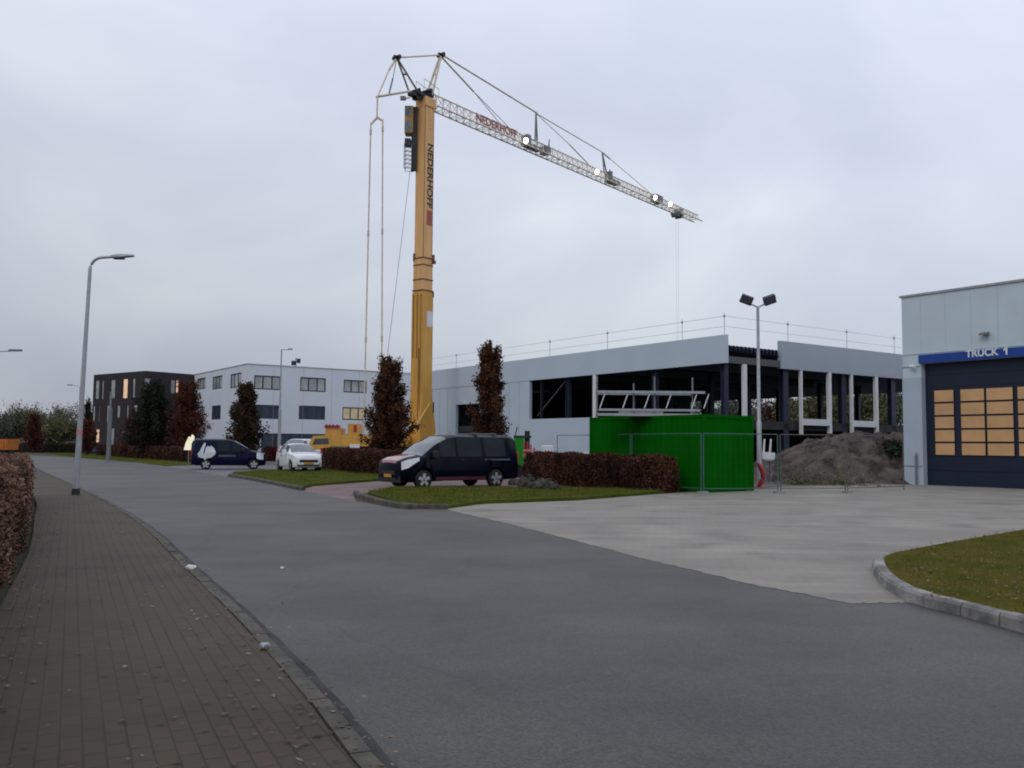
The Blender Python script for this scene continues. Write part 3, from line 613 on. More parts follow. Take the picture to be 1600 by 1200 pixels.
cp_ = gf(1430, 571); mb = MB(); mb.tube([(-.02, cp_[0], cp_[1]), (-.2, cp_[0], cp_[1])], .03, 8); mb.tube([(-.14, cp_[0] + .16, cp_[1] - .04), (-.26, cp_[0] - .14, cp_[1] - .08)], .065, 10); mb.build('camera', M_WHITE, gar)
pp = gf(1433.5, 740)[0]; mb = MB(); mb.tube([(-.09, pp, .0), (-.09, pp, 1.25)], .05, 10); mb.tube([(-.09, pp, 1.25), (-.02, pp, 1.4)], .045, 8); mb.box((-.03, dl + .02, .80), (-.012, 0, .83)); mb.build('downpipe', M_GALVD, gar)
mb = MB(); mb.box((-.02, dl + .03, 5.13), (-.012, 0.0, 5.16)); mb.build('trim', M_GALVD, gar)

# ------------------------------------------------------------------ white office
oc = D(383, 690, 96); OC = (oc.x, oc.y)
off_ = thing('office_block', 'pale three-storey office block with rows of dark-framed windows', 'building', (*OC, 0), RZ)
of = lambda px, py, ax: facade(px, py, OC, RZ, ax)
ZT2 = of(383, 569, 'x')[1]; LX, LY = 27.0, of(304, 600, 'y')[0]
wr = []   # (axis, s0, s1, z0, z1, pane, cols)
for (x0, x1, y0, y1, x2, gl) in ((397, 439, 586, 608, 0, M_GLASS2), (469, 509, 589, 611, 0, M_GLASS2), (537, 573, 593, 613, 0, M_GLASS2), (397, 437, 632, 654, 0, M_GLASS), (468, 509, 633.5, 655, 0, M_GLASS), (536, 573, 636, 656, 0, emit('dim_room_light', (.62, .50, .33), .42, .2, 2)), (600, 634, 597, 616, 0, M_GLASS2), (600, 634, 638, 658, 0, M_GLASS)):
    s0 = of(x0, 600, 'x')[0]; s1 = of(x1, 600, 'x')[0]; z1 = of(x0, y0, 'x')[1]; z0 = of(x0, y1, 'x')[1]; wr.append(('x', s0, s1, z0, z1, gl, 3))
s0 = of(408, 690, 'x')[0]; s1 = of(560, 690, 'x')[0]; zg = of(420, 677, 'x')[1]
wr.append(('x', s0, s1, .5, zg, M_GLASS, 7))
for (x0, x1, y0, y1, gl) in ((308, 321, 592, 609, M_GLASS2), (332, 347, 589, 609, M_GLASS2), (360, 377, 585, 607, M_GLASS2), (309, 321, 636, 655, M_GLASS2), (332, 346, 634, 656, M_GLASS), (361, 377, 633, 656, M_GLASS)):
    s0 = of(x1, 600, 'y')[0]; s1 = of(x0, 600, 'y')[0]; z1 = of(x0, y0, 'y')[1]; z0 = of(x0, y1, 'y')[1]; wr.append(('y', s0, s1, z0, z1, gl, 3))
mb = MB()
wall(mb, 'x', 0, LX, -.05, ZT2, [w_[1:5] for w_ in wr if w_[0] == 'x'], 0, .3, 1)
wall(mb, 'y', 0.3, LY, -.05, ZT2, [w_[1:5] for w_ in wr if w_[0] == 'y'], 0, .3, 1)
mb.box((.3, LY - .3, 0), (LX, LY, ZT2)); mb.box((LX - .3, .3, 0), (LX, LY - .3, ZT2)); wo_off = mb.build('wall', M_OFF, off_)
mb = MB(); mb.box((.3, .3, ZT2 - .4), (LX - .3, LY - .3, ZT2 - .3)); mb.build('roof', M_ROOF, off_)
mb = MB(); mb.box((-.05, -.05, ZT2), (LX + .02, .32, ZT2 + .1)); mb.box((-.05, .32, ZT2), (.32, LY, ZT2 + .1)); mb.build('roof_trim', M_GALV, off_)
for (ax, s0, s1, z0, z1, gl, cc) in wr: win(off_, ax, s0, s1, z0, z1, 0, gl, M_NAVYST, cc, .13, .14)
mb = MB(); mb.box((3, 6, ZT2 - .3), (9, 14, ZT2 + .0)); mb.build('roof_plant', M_GALVD, off_)
mb = MB()
for x in np.arange(3, LX, 3.4): mb.box((x - .012, -.012, .0), (x + .012, -.003, ZT2))
more_faces(wo_off, mb, M_GALV)
s = of(465, 568, 'x')[0]; a_ = thing('roof_antenna', 'small dark antenna cluster on the roof edge of the pale office block', 'antenna', (0, 0, 0)); mb = MB()
p = Matrix.Translation((*OC, 0)) @ Matrix.Rotation(RZ, 4, 'Z') @ Vector((s, .5, ZT2))
mb.tube([p + Vector((0, 0, -.3)), p + Vector((0, 0, 1.1))], .05, 6); mb.box(p + Vector((-.5, -.06, .25)), p + Vector((.0, .06, .75))); mb.box(p + Vector((.1, -.06, .5)), p + Vector((.5, .06, 1.0))); mb.tube([p + Vector((-.3, 0, .5)), p + Vector((.4, 0, .8))], .04, 5); mb.build('aerial', M_NAVYST, a_)
p = D(342, 571, 108); a2 = thing('roof_antenna', 'faint pale satellite aerial on left roof edge of office block', 'antenna', (p.x, p.y, 9.5)); mb = MB(); mb.tube([(0, 0, -.5), (0, 0, .8)], .05, 6); mb.tube([(0, 0, .6), (-.5, 0, .75)], [.3, .05], 8); mb.build('aerial', M_GALV, a2)

# ------------------------------------------------------------------ dark brick block
RZ2 = math.atan2(.8, .6); dc = D(224, 690, 112); DC = (dc.x, dc.y)
dk = thing('brick_office', 'black brick office block with tall narrow windows, two lit warm', 'building', (*DC, 0), RZ2)
df = lambda px, py, ax: facade(px, py, DC, RZ2, ax)
ZT3 = df(224, 579, 'x')[1]; LX3 = 14.0; LY3 = df(146, 600, 'y')[0]
wr = []
for (x0, x1, y0, y1, gl) in ((149, 155, 594, 624, M_GLASS2), (159, 162, 594, 624, M_GLASS2), (173, 180, 593, 623, M_GLASS2), (192, 199.5, 592, 623, M_WARM2), (207, 211, 591, 622, M_GLASS2), (146.5, 150, 634, 660, M_GLASS2), (155, 157, 634, 660, M_GLASS2), (168, 172, 633, 660, M_GLASS2), (184, 189, 633, 653, M_GLASS2), (199, 202, 632, 660, M_GLASS2), (210, 216, 632, 661, M_GLASS2), (152.5, 158, 670, 697, M_WARM2), (176, 181, 668, 698, M_GLASS2), (190, 206, 672, 698, M_GLASS)):
    s0 = df(x1, 600, 'y')[0]; s1 = df(x0, 600, 'y')[0]; wr.append(('y', s0, s1, df(x0, y1, 'y')[1], df(x0, y0, 'y')[1], gl))
for (x0, x1, y0, y1, gl) in ((225.5, 236, 590, 621, M_GLASS2), (267, 274.5, 593, 615, M_GLASS2), (275, 280, 593, 614, M_WARM2), (296, 302, 597, 612, M_GLASS2), (240, 250, 634, 660, M_GLASS), (268, 280, 634, 658, M_GLASS)):
    s0 = df(x0, 600, 'x')[0]; s1 = df(x1, 600, 'x')[0]; wr.append(('x', s0, s1, df(x0, y1, 'x')[1], df(x0, y0, 'x')[1], gl))
mb = MB(); wall(mb, 'x', 0, LX3, -.05, ZT3, [q[1:5] for q in wr if q[0] == 'x'], 0, .35, 1); wall(mb, 'y', .35, LY3, -.05, ZT3, [q[1:5] for q in wr if q[0] == 'y'], 0, .35, 1)
mb.box((.35, LY3 - .3, 0), (LX3, LY3, ZT3)); mb.box((LX3 - .3, .35, 0), (LX3, LY3 - .3, ZT3)); mb.build('wall', M_DBRICK, dk)
mb = MB(); mb.box((.35, .35, ZT3 - .4), (LX3 - .3, LY3 - .3, ZT3 - .3)); mb.build('roof', M_ROOF, dk)
for (ax, s0, s1, z0, z1, gl) in wr: win(dk, ax, s0, s1, z0, z1, 0, gl, M_BLACK, 2 if s1 - s0 > 1.2 else 1, .07, .14)

# ------------------------------------------------------------------ mobile tower crane
CY = 66.0
cb = D(657, 690, CY); CB = Vector((cb.x, cb.y, 0))
root_z = D(672, 158, CY).z
tip = EYEV + ray(1091, 343) * ((root_z - EYE) / ray(1091, 343).z)
J = Vector((tip.x - CB.x, tip.y - CB.y, 0)).normalized(); K = Vector((J.y, -J.x, 0))     # along the jib / its right-hand side
crane = thing('mobile_tower_crane', 'tall yellow telescopic tower crane with long lattice jib carrying four lit lamps', 'crane', tuple(CB))
def CP(px, py, side=0.0):
    d = ray(px, py); t = ((CB + K * side - EYEV).dot(K)) / d.dot(K); return EYEV + d * t
def mastbox(mb, wj, wk, z0, z1, oj=0, ok=0):
    c = CB + J*oj + K*ok
    mb.add([c + J*a*wj/2 + K*b*wk/2 + Vector((0, 0, z)) for z in (z0, z1) for a, b in ((-1, -1), (1, -1), (1, 1), (-1, 1))], [(0, 3, 2, 1), (4, 5, 6, 7), (0, 1, 5, 4), (1, 2, 6, 5), (2, 3, 7, 6), (3, 0, 4, 7)])
Zp = lambda py, px=657: D(px, py, CY).z
MGREASE = mat('brown_grease', (0.13, 0.07, 0.03), .5, .4, scale=4)
zj = Zp(405); zj2 = Zp(458); ztop = Zp(158)
mb = MB(); mastbox(mb, .94, .92, zj - 1, ztop); mo = mb.build('mast', M_YEL, crane, world=True)
mb = MB(); mastbox(mb, 1.02, 1.0, zj2 - .3, zj + .05); mb.build('mast_collar', M_YEL, crane, world=True)
mb = MB(); mastbox(mb, 1.12, 1.10, 2.6, zj2 - .02); mlow = mb.build('mast_base_section', M_YELL, crane, world=True)
mb = MB()
for z, e in ((zj + .02, .06), (zj - .5, .03), (Zp(438), .05), (Zp(455), .10), (Zp(560), .05), (Zp(563), .05)): mb = MB(); mastbox(mb, 1.04 + e, 1.02 + e, z - .05, z + .04); mb.build('mast_clamp', MGREASE, mo, world=True)
mb = MB()
mastbox(mb, .12, .12, zj - .2, zj + .4, -.5, -.45); mastbox(mb, .14, .14, zj - .3, zj + .35, .55, .52); mastbox(mb, .2, .25, zj - .35, zj - .1, .5, .62)
mastbox(mb, .1, .1, zj2 - .3, zj2 + .1, .55, .54)
mb.build('lock_cylinder', MGREASE, mo, world=True)
mb = MB()                                                  # raised rails and edge seams on the mast faces
MRAIL = mat('dark_yellow', (.26, .13, .025), .5, .2)
mastbox(mb, .03, .07, Zp(700), Zp(462), -.575, .40); mastbox(mb, .05, .06, Zp(560), Zp(462), -.58, .02); mastbox(mb, .05, .06, Zp(560), Zp(462), -.58, -.35)
mastbox(mb, .05, .10, Zp(655), Zp(545), -.585, .25)
mb.build('mast_rail', MRAIL, mlow, world=True)
mb = MB(); mastbox(mb, .03, .03, zj + .1, ztop - .6, -.465, .455); mastbox(mb, .035, .035, zj + .1, ztop - .6, .465, .455); mb.build('mast_edge', mat('dark_edge', (.10, .06, .025), .6, .2), mo, world=True)
mb = MB()
for py in (190, 197, 203): mastbox(mb, .06, .02, Zp(py) - .04, Zp(py) + .04, .05, .465)
mb.build('mast_slot', mat('slot_shadow_paint', (.36, .17, .03), .5, .1), mo, world=True)
# flared foot with slewing ring
mb = MB(); c = CB
def fr(z, aj0, aj1, k): return [c + J*aj0 + K*-k + Vector((0, 0, z)), c + J*aj1 + K*-k + Vector((0, 0, z)), c + J*aj1 + K*k + Vector((0, 0, z)), c + J*aj0 + K*k + Vector((0, 0, z))]
mb.loft([fr(1.5, -.75, .75, .62), fr(2.6, -.62, .95, .60), fr(Zp(630), -.58, .66, .585), fr(Zp(618), -.57, .57, .57)]); mb.build('mast_foot', M_YELL, crane, world=True)
mb = MB(); mb.tube([CB + Vector((0, 0, 1.1)), CB + Vector((0, 0, 1.5))], 1.0, 24); mb.build('slewing_ring', M_PLAST, crane, world=True)
mb = MB(); mastbox(mb, 2.4, 2.4, .55, 1.1); mb.build('base_frame', M_YELL, crane, world=True)
for sj_, sk_ in ((-1, -1), (-1, 1), (1, -1), (1, 1)):
    e_ = CB + J*sj_*2.1 + K*sk_*2.1; mb = MB(); mb.tube([CB + J*sj_ + K*sk_ + Vector((0, 0, .8)), e_ + Vector((0, 0, .75))], .16, 6); mb.tube([e_ + Vector((0, 0, .85)), e_ + Vector((0, 0, .1))], .1, 8); mb.tube([e_ + Vector((0, 0, .1)), e_], .35, 12); mb.build('outrigger', M_YELD, crane, world=True)
mb = MB(); mb.tube([CP(671.5, 630, .70), CP(646, 672, .70)], .07, 6); mb.build('diagonal_strut', mat('pale_yellow', (.62, .40, .12), .5, .1), crane, world=True)
mb = MB(); mastbox(mb, .12, .3, Zp(645), Zp(628), .70, .45); mb.build('strut_bracket', M_BLACK, crane, world=True)
# lettering, red panel and white notice on the right-hand face
Mf = Matrix((-Vector((0, 0, 1)), J, K)).transposed().to_4x4()       # text runs down the mast, tops of letters to the right
Mf.translation = CB + K * .463 + J * .10 + Vector((0, 0, (Zp(226, 667) + Zp(326, 667)) / 2))
lt = text_mesh('lettering', 'NEDERHOFF', .80, M_BLACK, mo, Mf, .004, world=True)
bb = [v.co.z for v in lt.data.vertices]; want = Zp(226, 667) - Zp(326, 667); have = max(bb) - min(bb); zc = (max(bb) + min(bb)) / 2
for v in lt.data.vertices: v.co.z = zc + (v.co.z - zc) * want / have
mb = MB(); mastbox(mb, .56, .012, Zp(353), Zp(330), .12, .467); mb.build('red_panel', M_REDP, mo, world=True)
mb = MB(); mastbox(mb, .62, .012, Zp(511), Zp(487), .22, .558); mb.build('notice_board', M_WHITE, mlow, world=True)
# head: cross-head box and machinery
mb = MB(); mastbox(mb, 1.1, 1.06, ztop - .55, ztop + .15, .05); mb.build('mast_head', M_YEL, crane, world=True)
mb = MB(); mastbox(mb, 1.5, .7, ztop + .15, ztop + .42, -.35); mastbox(mb, 1.1, .5, ztop - .05, ztop + .22, -1.1); mastbox(mb, .3, .7, ztop + .2, ztop + .55, -1.0); mastbox(mb, .5, .9, ztop + .42, ztop + .70, .2); mastbox(mb, .35, .5, ztop - .2, ztop + .2, -1.0); mb.tube([CB + Vector((0, 0, ztop + .7)) - K*.6, CB + Vector((0, 0, ztop + .7)) + K*.6], .16, 8)
mastbox(mb, .1, .1, ztop + .4, ztop + 1.0, .6, .2); mastbox(mb, .1, .1, ztop + .4, ztop + .95, -.4, -.25)
mb.build('slewing_gear', M_BLACK, crane, world=True)
a = CB + J*-.6 + Vector((0, 0, ztop + .45)); mb = MB()
for k in (-.42, .42):
    pts = [a + K*k + Vector((0, 0, 1.0)), a + K*k + J*1.6 + Vector((0, 0, .7))]; mb.tube(pts, .025, 5)
    for f in (0, .5, 1): q = pts[0].lerp(pts[1], f); mb.tube([q, q - Vector((0, 0, .75))], .02, 5)
mb.build('head_railing', M_JIB, crane, world=True)
# A-frames and ties
PA, PB_, PC = CP(620, 90), CP(689, 86), CP(590, 151)
def bars(name, pairs, rad, m): 
    mb = MB()
    for p, q in pairs: mb.tube([p, q], rad, 6)
    return mb.build(name, m, crane, world=True)
bars('rear_mast_frame', [(CP(630, 116, -.2), CP(637, 116, .2)), (PA, CP(640, 146, -.4)), (PA, CP(651, 140, .4))], .075, mat('grey_tan_steel', (.24, .20, .15), .5, .1))
bars('front_mast_frame', [(PB_ - K*.05, CP(667, 146, -.4)), (PB_ + K*.05, CP(675, 149, .4)), (CP(679, 116, -.2), CP(682, 116, .2))], .09, M_CREAM)
bars('head_tie', [(PA, PB_)], .06, M_CREAM)
bars('rear_tie', [(PA, CP(608, 109)), ], .075, M_CREAM); bars('rear_tie', [(CP(608, 109), PC)], .05, M_CREAM)
bars('hydraulic_rod', [(PA, CP(614, 122))], .03, M_GALVD); bars('hydraulic_cylinder', [(CP(614, 122), CP(608, 146))], .06, M_GALVD)
bars('counter_jib', [(PC + K*.1, CP(641, 142.5, .4)), (PC - K*.1, CP(641, 142.5, -.4)), (CP(610, 147, .25), CP(612, 147, -.25)), (CP(625, 145, .3), CP(627, 145, -.3))], .085, M_CREAM)
mb = MB(); mb.tube([CP(640, 153), CP(630, 153.5)], .05, 6); mb.box(CP(630, 153.5) - Vector((.2, .15, .12)), CP(630, 153.5) + Vector((.2, .15, .12))); mb.build('wind_gauge', M_GALV, crane, world=True)
for p in (PA, PB_):
    mb = MB(); mb.tube([p - K*.35, p + K*.35], .16, 8); mb.tube([p - J*.25, p + J*.25], .14, 8); mb.build('sheave', M_BLACK, crane, world=True)
# hanger and the two long ballast rods
PD = CP(589, 183); dY = PD.y
E1, E2 = D(579.5, 192, dY), D(598, 187, dY)
bars('hanger', [(PC, PD)], .06, M_CREAM)
mb = MB(); mb.prism([E1, D(589, 181, dY), E2, D(598, 189.5, dY), D(589, 185, dY), D(579.5, 195, dY)], (0, .15, 0)); mb.build('spreader', M_CREAM, crane, world=True)
for q, bx in ((E1, 568), (E2, 596)):
    low = Vector((D(bx, 690, dY).x, dY, 2.2)); mb = MB(); mb.tube([q, low], .055, 6)
    for f in (.36, .36 + .34, .03): c_ = q.lerp(low, f); mb.tube([c_ + Vector((0, 0, .18)), c_ - Vector((0, 0, .18))], .09, 6)
    mb.build('ballast_rod', M_CREAM, crane, world=True)
# jib: triangular lattice (two bottom chords, one top chord)
LJ = (Vector((tip.x, tip.y, 0)) - CB).length; z_b = root_z - .25
def jp(s, k, h): return CB + J*s + K*k + Vector((0, 0, z_b + h))
def jh(s): return 1.05 if s < 17 else (1.05 - (s - 17) * .012)
s0 = .75
def chords(a, b, m): 
    mb = MB(); 
    for k in (-.5, .5): mb.tube([jp(a, k, 0), jp(b, k, 0)], .065, 5)
    mb.tube([jp(a, 0, jh(a)), jp(b, 0, jh(b))], .06, 5); return mb
jib = chords(s0, LJ, M_JIB).build('jib', M_JIB, crane, world=True)
mb = MB(); st = .8; n = int((LJ - s0) / st); x = s0
for i in range(n):
    a_, b_ = s0 + i*st, s0 + (i+1)*st; m_ = (a_ + b_) / 2
    for k in (-.5, .5):
        mb.tube([jp(a_, k, 0), jp(m_, 0, jh(m_))], .026, 4, False); mb.tube([jp(m_, 0, jh(m_)), jp(b_, k, 0)], .026, 4, False)
    mb.tube([jp(a_, -.5, 0), jp(a_, .5, 0)], .026, 4, False); mb.tube([jp(a_, -.5 if i % 2 else .5, 0), jp(b_, .5 if i % 2 else -.5, 0)], .022, 4, False)
mb.build('lattice', M_JIB, jib, world=True)
def js(px, py):                               # distance along the jib for a photo pixel
    p = CP(px, py); return (p - CB).dot(J)
sj0, sj1 = js(746, 186), js(796, 205)
Mt = Matrix((J, Vector((0, 0, 1)), K)).transposed().to_4x4(); Mt.translation = jp((sj0 + sj1) / 2, .36, .52)
lt = text_mesh('lettering', 'NEDERHOFF', .95, M_RUST, jib, Mt, .012, world=True)
mb = MB(); mb.tube([jp(sj0, .30, .9), jp(sj1, .30, .9)], .02, 4); mb.tube([jp(sj0, .40, .12), jp(sj1, .40, .12)], .02, 4); mb.build('letter_rail', M_RUST, jib, world=True)
# queen posts and pendant bars
Q1, Q2 = CP(837.5, 177), CP(941, 238)
bars('queen_post', [(Q1, jp(js(831, 222), .35, .75)), (Q1, jp(js(841, 228), -.1, .75))], .085, M_GALVD)
bars('queen_post', [(Q2, jp(js(940, 272), .3, .7)), (Q2, jp(js(950, 277), -.1, .7))], .075, M_GALVD)
bars('pendant_bar', [(PB_ + K*.1, Q1 + K*.1)], .065, M_CREAM)
mid = CP(740, 143); bars('pendant_bar', [(PB_ - K*.1, mid)], .07, M_CREAM); bars('pendant_bar', [(mid, jp(js(792, 203), .18, 1.0)), (mid, jp(js(788, 202), -.18, 1.0))], .03, M_GALV)
bars('pendant_bar', [(Q1, CP(940, 237))], .05, M_JIB); m2 = CP(890, 226); bars('pendant_bar', [(Q1, m2)], .035, M_JIB); bars('pendant_bar', [(m2, jp(js(922, 262), 0, .9))], .06, M_JIB)
m3 = CP(953, 248); bars('pendant_bar', [(Q2, m3)], .08, M_JIB); bars('pendant_bar', [(m3, jp(js(1016, 304), 0, .85))], .035, M_JIB)
# boxes and platforms on the jib
mb = MB()
for px, py, l, hh in ((822, 217, .5, .95), (834, 229, 1.6, .28), (852, 236, .7, .65), (951, 282, .35, 1.0), (958, 287, 1.6, .3), (1026, 316, 1.5, .75), (1060, 333, .8, .3)):
    s = js(px, py); a_ = jp(s - l/2, -.34, .25); M_ = Matrix((J, K, Vector((0, 0, 1)))).transposed().to_4x4(); M_.translation = jp(s, 0, .12); mb = MB(); mb.box((-l/2, -.36, 0), (l/2, .36, hh), M_); mb.build('winch_box', M_GALVD, jib, world=True)
mb = MB(); s = js(853, 232); mb.tube([jp(s, .3, .7), jp(s + .1, .3, 1.5)], [.09, .04], 6); s = js(950, 276); mb.tube([jp(s, .2, .7), jp(s, .2, 1.3)], .05, 5)
mb.build('beacon', M_GALVD, jib, world=True)
for px, py in ((812.5, 220), (924, 271.5), (1015.5, 314), (1039, 322.5)):
    s = js(px, py); M_ = Matrix((J, K, Vector((0, 0, 1)))).transposed().to_4x4() @ Matrix.Identity(4); M_.translation = jp(s, .50, .05)
    mb = MB(); mb.box((-.26, .0, .06), (.26, .08, .38), M_); mb.box((-.06, -.35, .05), (.06, .0, .12), M_); fl = mb.build('floodlight', M_GALVD, crane, world=True)
    mb = MB(); mb.tube([M_ @ Vector((0, .09, .22)), M_ @ Vector((0, .20, .18))], [.24, .22], 10); mb.build('lamp_glass', M_LAMP, fl, world=True)
st_ = js(1058, 333); mb = MB(); M_ = Matrix((J, K, Vector((0, 0, 1)))).transposed().to_4x4(); M_.translation = jp(st_, 0, -.3)
mb.box((-.6, -.5, .0), (.6, .5, .18), M_); mb.tube([M_ @ Vector((-.4, -.4, -.1)), M_ @ Vector((-.4, .4, -.1))], .2, 8); mb.tube([M_ @ Vector((.4, -.4, -.1)), M_ @ Vector((.4, .4, -.1))], .2, 8); mb.build('trolley', M_GALVD, crane, world=True)
mb = MB(); q = jp(st_, 0, -.4)
for o_ in (-.16, .16): mb.tube([q + J*o_*2, q + J*o_ - Vector((0, 0, 14.6))], .007, 4)
mb.build('hoist_rope', M_GALV, crane, world=True)
mb = MB(); hq = q - Vector((0, 0, 14.7)); mb.tube([hq + K*.12, hq - K*.12], .2, 8); mb.tube([hq, hq - Vector((0, 0, .4))], .06, 6); mb.build('hook_block', M_GALVD, crane, world=True)
# cab lift on the left of the mast
cabY = (CB - K*.2 - J*.9).y
mb = MB(); p0 = D(632.5, 165, cabY); p1 = D(645, 207, cabY); mb.box((p0.x, cabY, p1.z), (p1.x, cabY + .95, p0.z)); cabin = mb.build('operator_cab', M_YELD, crane, world=True)
for y0, y1 in ((166.5, 181.5), (188.5, 205)):
    a_ = D(633, y0, cabY); b_ = D(642, y1, cabY); mb = MB(); mb.box((a_.x, cabY - .02, b_.z), (b_.x, cabY - .003, a_.z)); mb.build('cab_window', mat('cab_glass', (.12, .15, .18), .15, .3, spec=.7), cabin, world=True)
mb = MB(); a_ = D(631.5, 209, cabY); b_ = D(645, 265, cabY); a2_ = D(632, 215, cabY); b2_ = D(641, 226, cabY); mb.box((a2_.x, cabY + .1, b2_.z), (b2_.x, cabY + .7, a2_.z)); mb.box((b_.x - .18, cabY + .3, b_.z), (b_.x, cabY + .6, a_.z)); c0_, c1_ = D(644.8, 165, cabY), D(650, 264, cabY); mb.box((c0_.x, cabY + .2, c1_.z), (c1_.x, cabY + .6, c0_.z)); mb.build('lift_gear', mat('dark_lift_steel', (.035, .03, .028), .6, .3), crane, world=True)
mb = MB(); xa, xb, z0_, z1_ = D(631.5, 240, cabY).x, D(643, 240, cabY).x, D(640, 263, cabY).z, D(640, 224, cabY).z
for x in (xa, xb):
    for y in (cabY, cabY + .75): mb.tube([(x, y, z0_), (x, y, z1_)], .03, 5)
nz = 7
for i in range(nz):
    z = z0_ + (z1_ - z0_) * i / (nz - 1)
    for y in (cabY, cabY + .75): mb.tube([(xa, y, z), (xb, y, z)], .022, 4)
    if i < nz - 1: mb.tube([(xa, cabY, z), (xb, cabY, z + (z1_ - z0_) / (nz - 1))], .018, 4)
mb.build('access_cage', M_GALVD, crane, world=True)
mb = MB(); mb.tube([D(641, 265, cabY), D(604, 566, cabY - 2)], .018, 4); mb.build('guy_cable', M_GALVD, crane, world=True)
# truck carrier (seen above the hedge)
TY = CY - 1.0
def tb(mb, x0, x1, y0, y1, dep=2.5, dy=0): 
    a_ = D(x0, y1, TY + dy); b_ = D(x1, y0, TY + dy); mb.box((a_.x, TY + dy, a_.z), (b_.x, TY + dy + dep, b_.z))
mb = MB(); a_ = [D(x, y, TY) for x, y in ((482, 703), (483, 694), (489, 681), (516, 680), (516, 703))]; mb.prism(a_, (0, 2.5, 0)); cab = mb.build('cab', M_YELL, crane, world=True)
mb = MB(); a_ = [D(x, y, TY - .01) for x, y in ((488.5, 694.5), (492, 685.5), (513, 684.5), (514, 693.5))]; mb.prism(a_, (0, -.02, 0)); mb.build('cab_window', M_GLASS, cab, world=True)
mb = MB(); tb(mb, 500, 505, 700, 706.5, .1, -.15); mb.build('mirror', M_RED2, cab, world=True)
mb = MB(); tb(mb, 516, 640, 680.5, 697, 2.5, .02); deckm = mb.build('carrier_body', M_YELL, crane, world=True)
mb = MB(); tb(mb, 508, 533, 669, 680.5, 1.8, .2); mb.build('engine_housing', M_YELL, crane, world=True)
mb = MB(); tb(mb, 507, 531, 664.5, 668.5, .2, .1)
for x in (509, 514, 520, 526): tb(mb, x, x + 1.5, 662.5, 668.5, .1, .1)
mb.build('red_rail', M_RED2, crane, world=True)
mb = MB(); tb(mb, 543, 561, 662, 680, 1.6, .1); bx_ = mb.build('ballast_block', M_YELL, crane, world=True)
mb = MB(); tb(mb, 552, 557.5, 664, 675.5, .02, .07); mb.build('red_plate', M_RED2, bx_, world=True)
mb = MB(); tb(mb, 510, 640, 697.2, 714, 2.2, .15); mb.build('chassis', M_PLAST, crane, world=True)
mb = MB(); tb(mb, 512, 543, 697.2, 704, .1, .02); tb(mb, 512, 520, 704, 712, .1, .03); mb.build('mudguard', mat('tan_mud', (.20, .14, .09), .7, .3), crane, world=True)
mb = MB(); tb(mb, 546, 562, 694, 708, .04, -.06); mb.build('white_board', M_WHITE, crane, world=True)
for px in (525, 540, 580, 600, 620):
    c_ = D(px, 700, TY); mb = MB(); mb.tube([(c_.x, TY + .25, .62), (c_.x, TY + .75, .62)], .62, 18); mb.build('wheel', M_TYRE, crane, world=True)
mb = MB(); tb(mb, 596, 636, 672, 681, 1.2, .5); mb.build('winch_housing', M_YELD, crane, world=True)

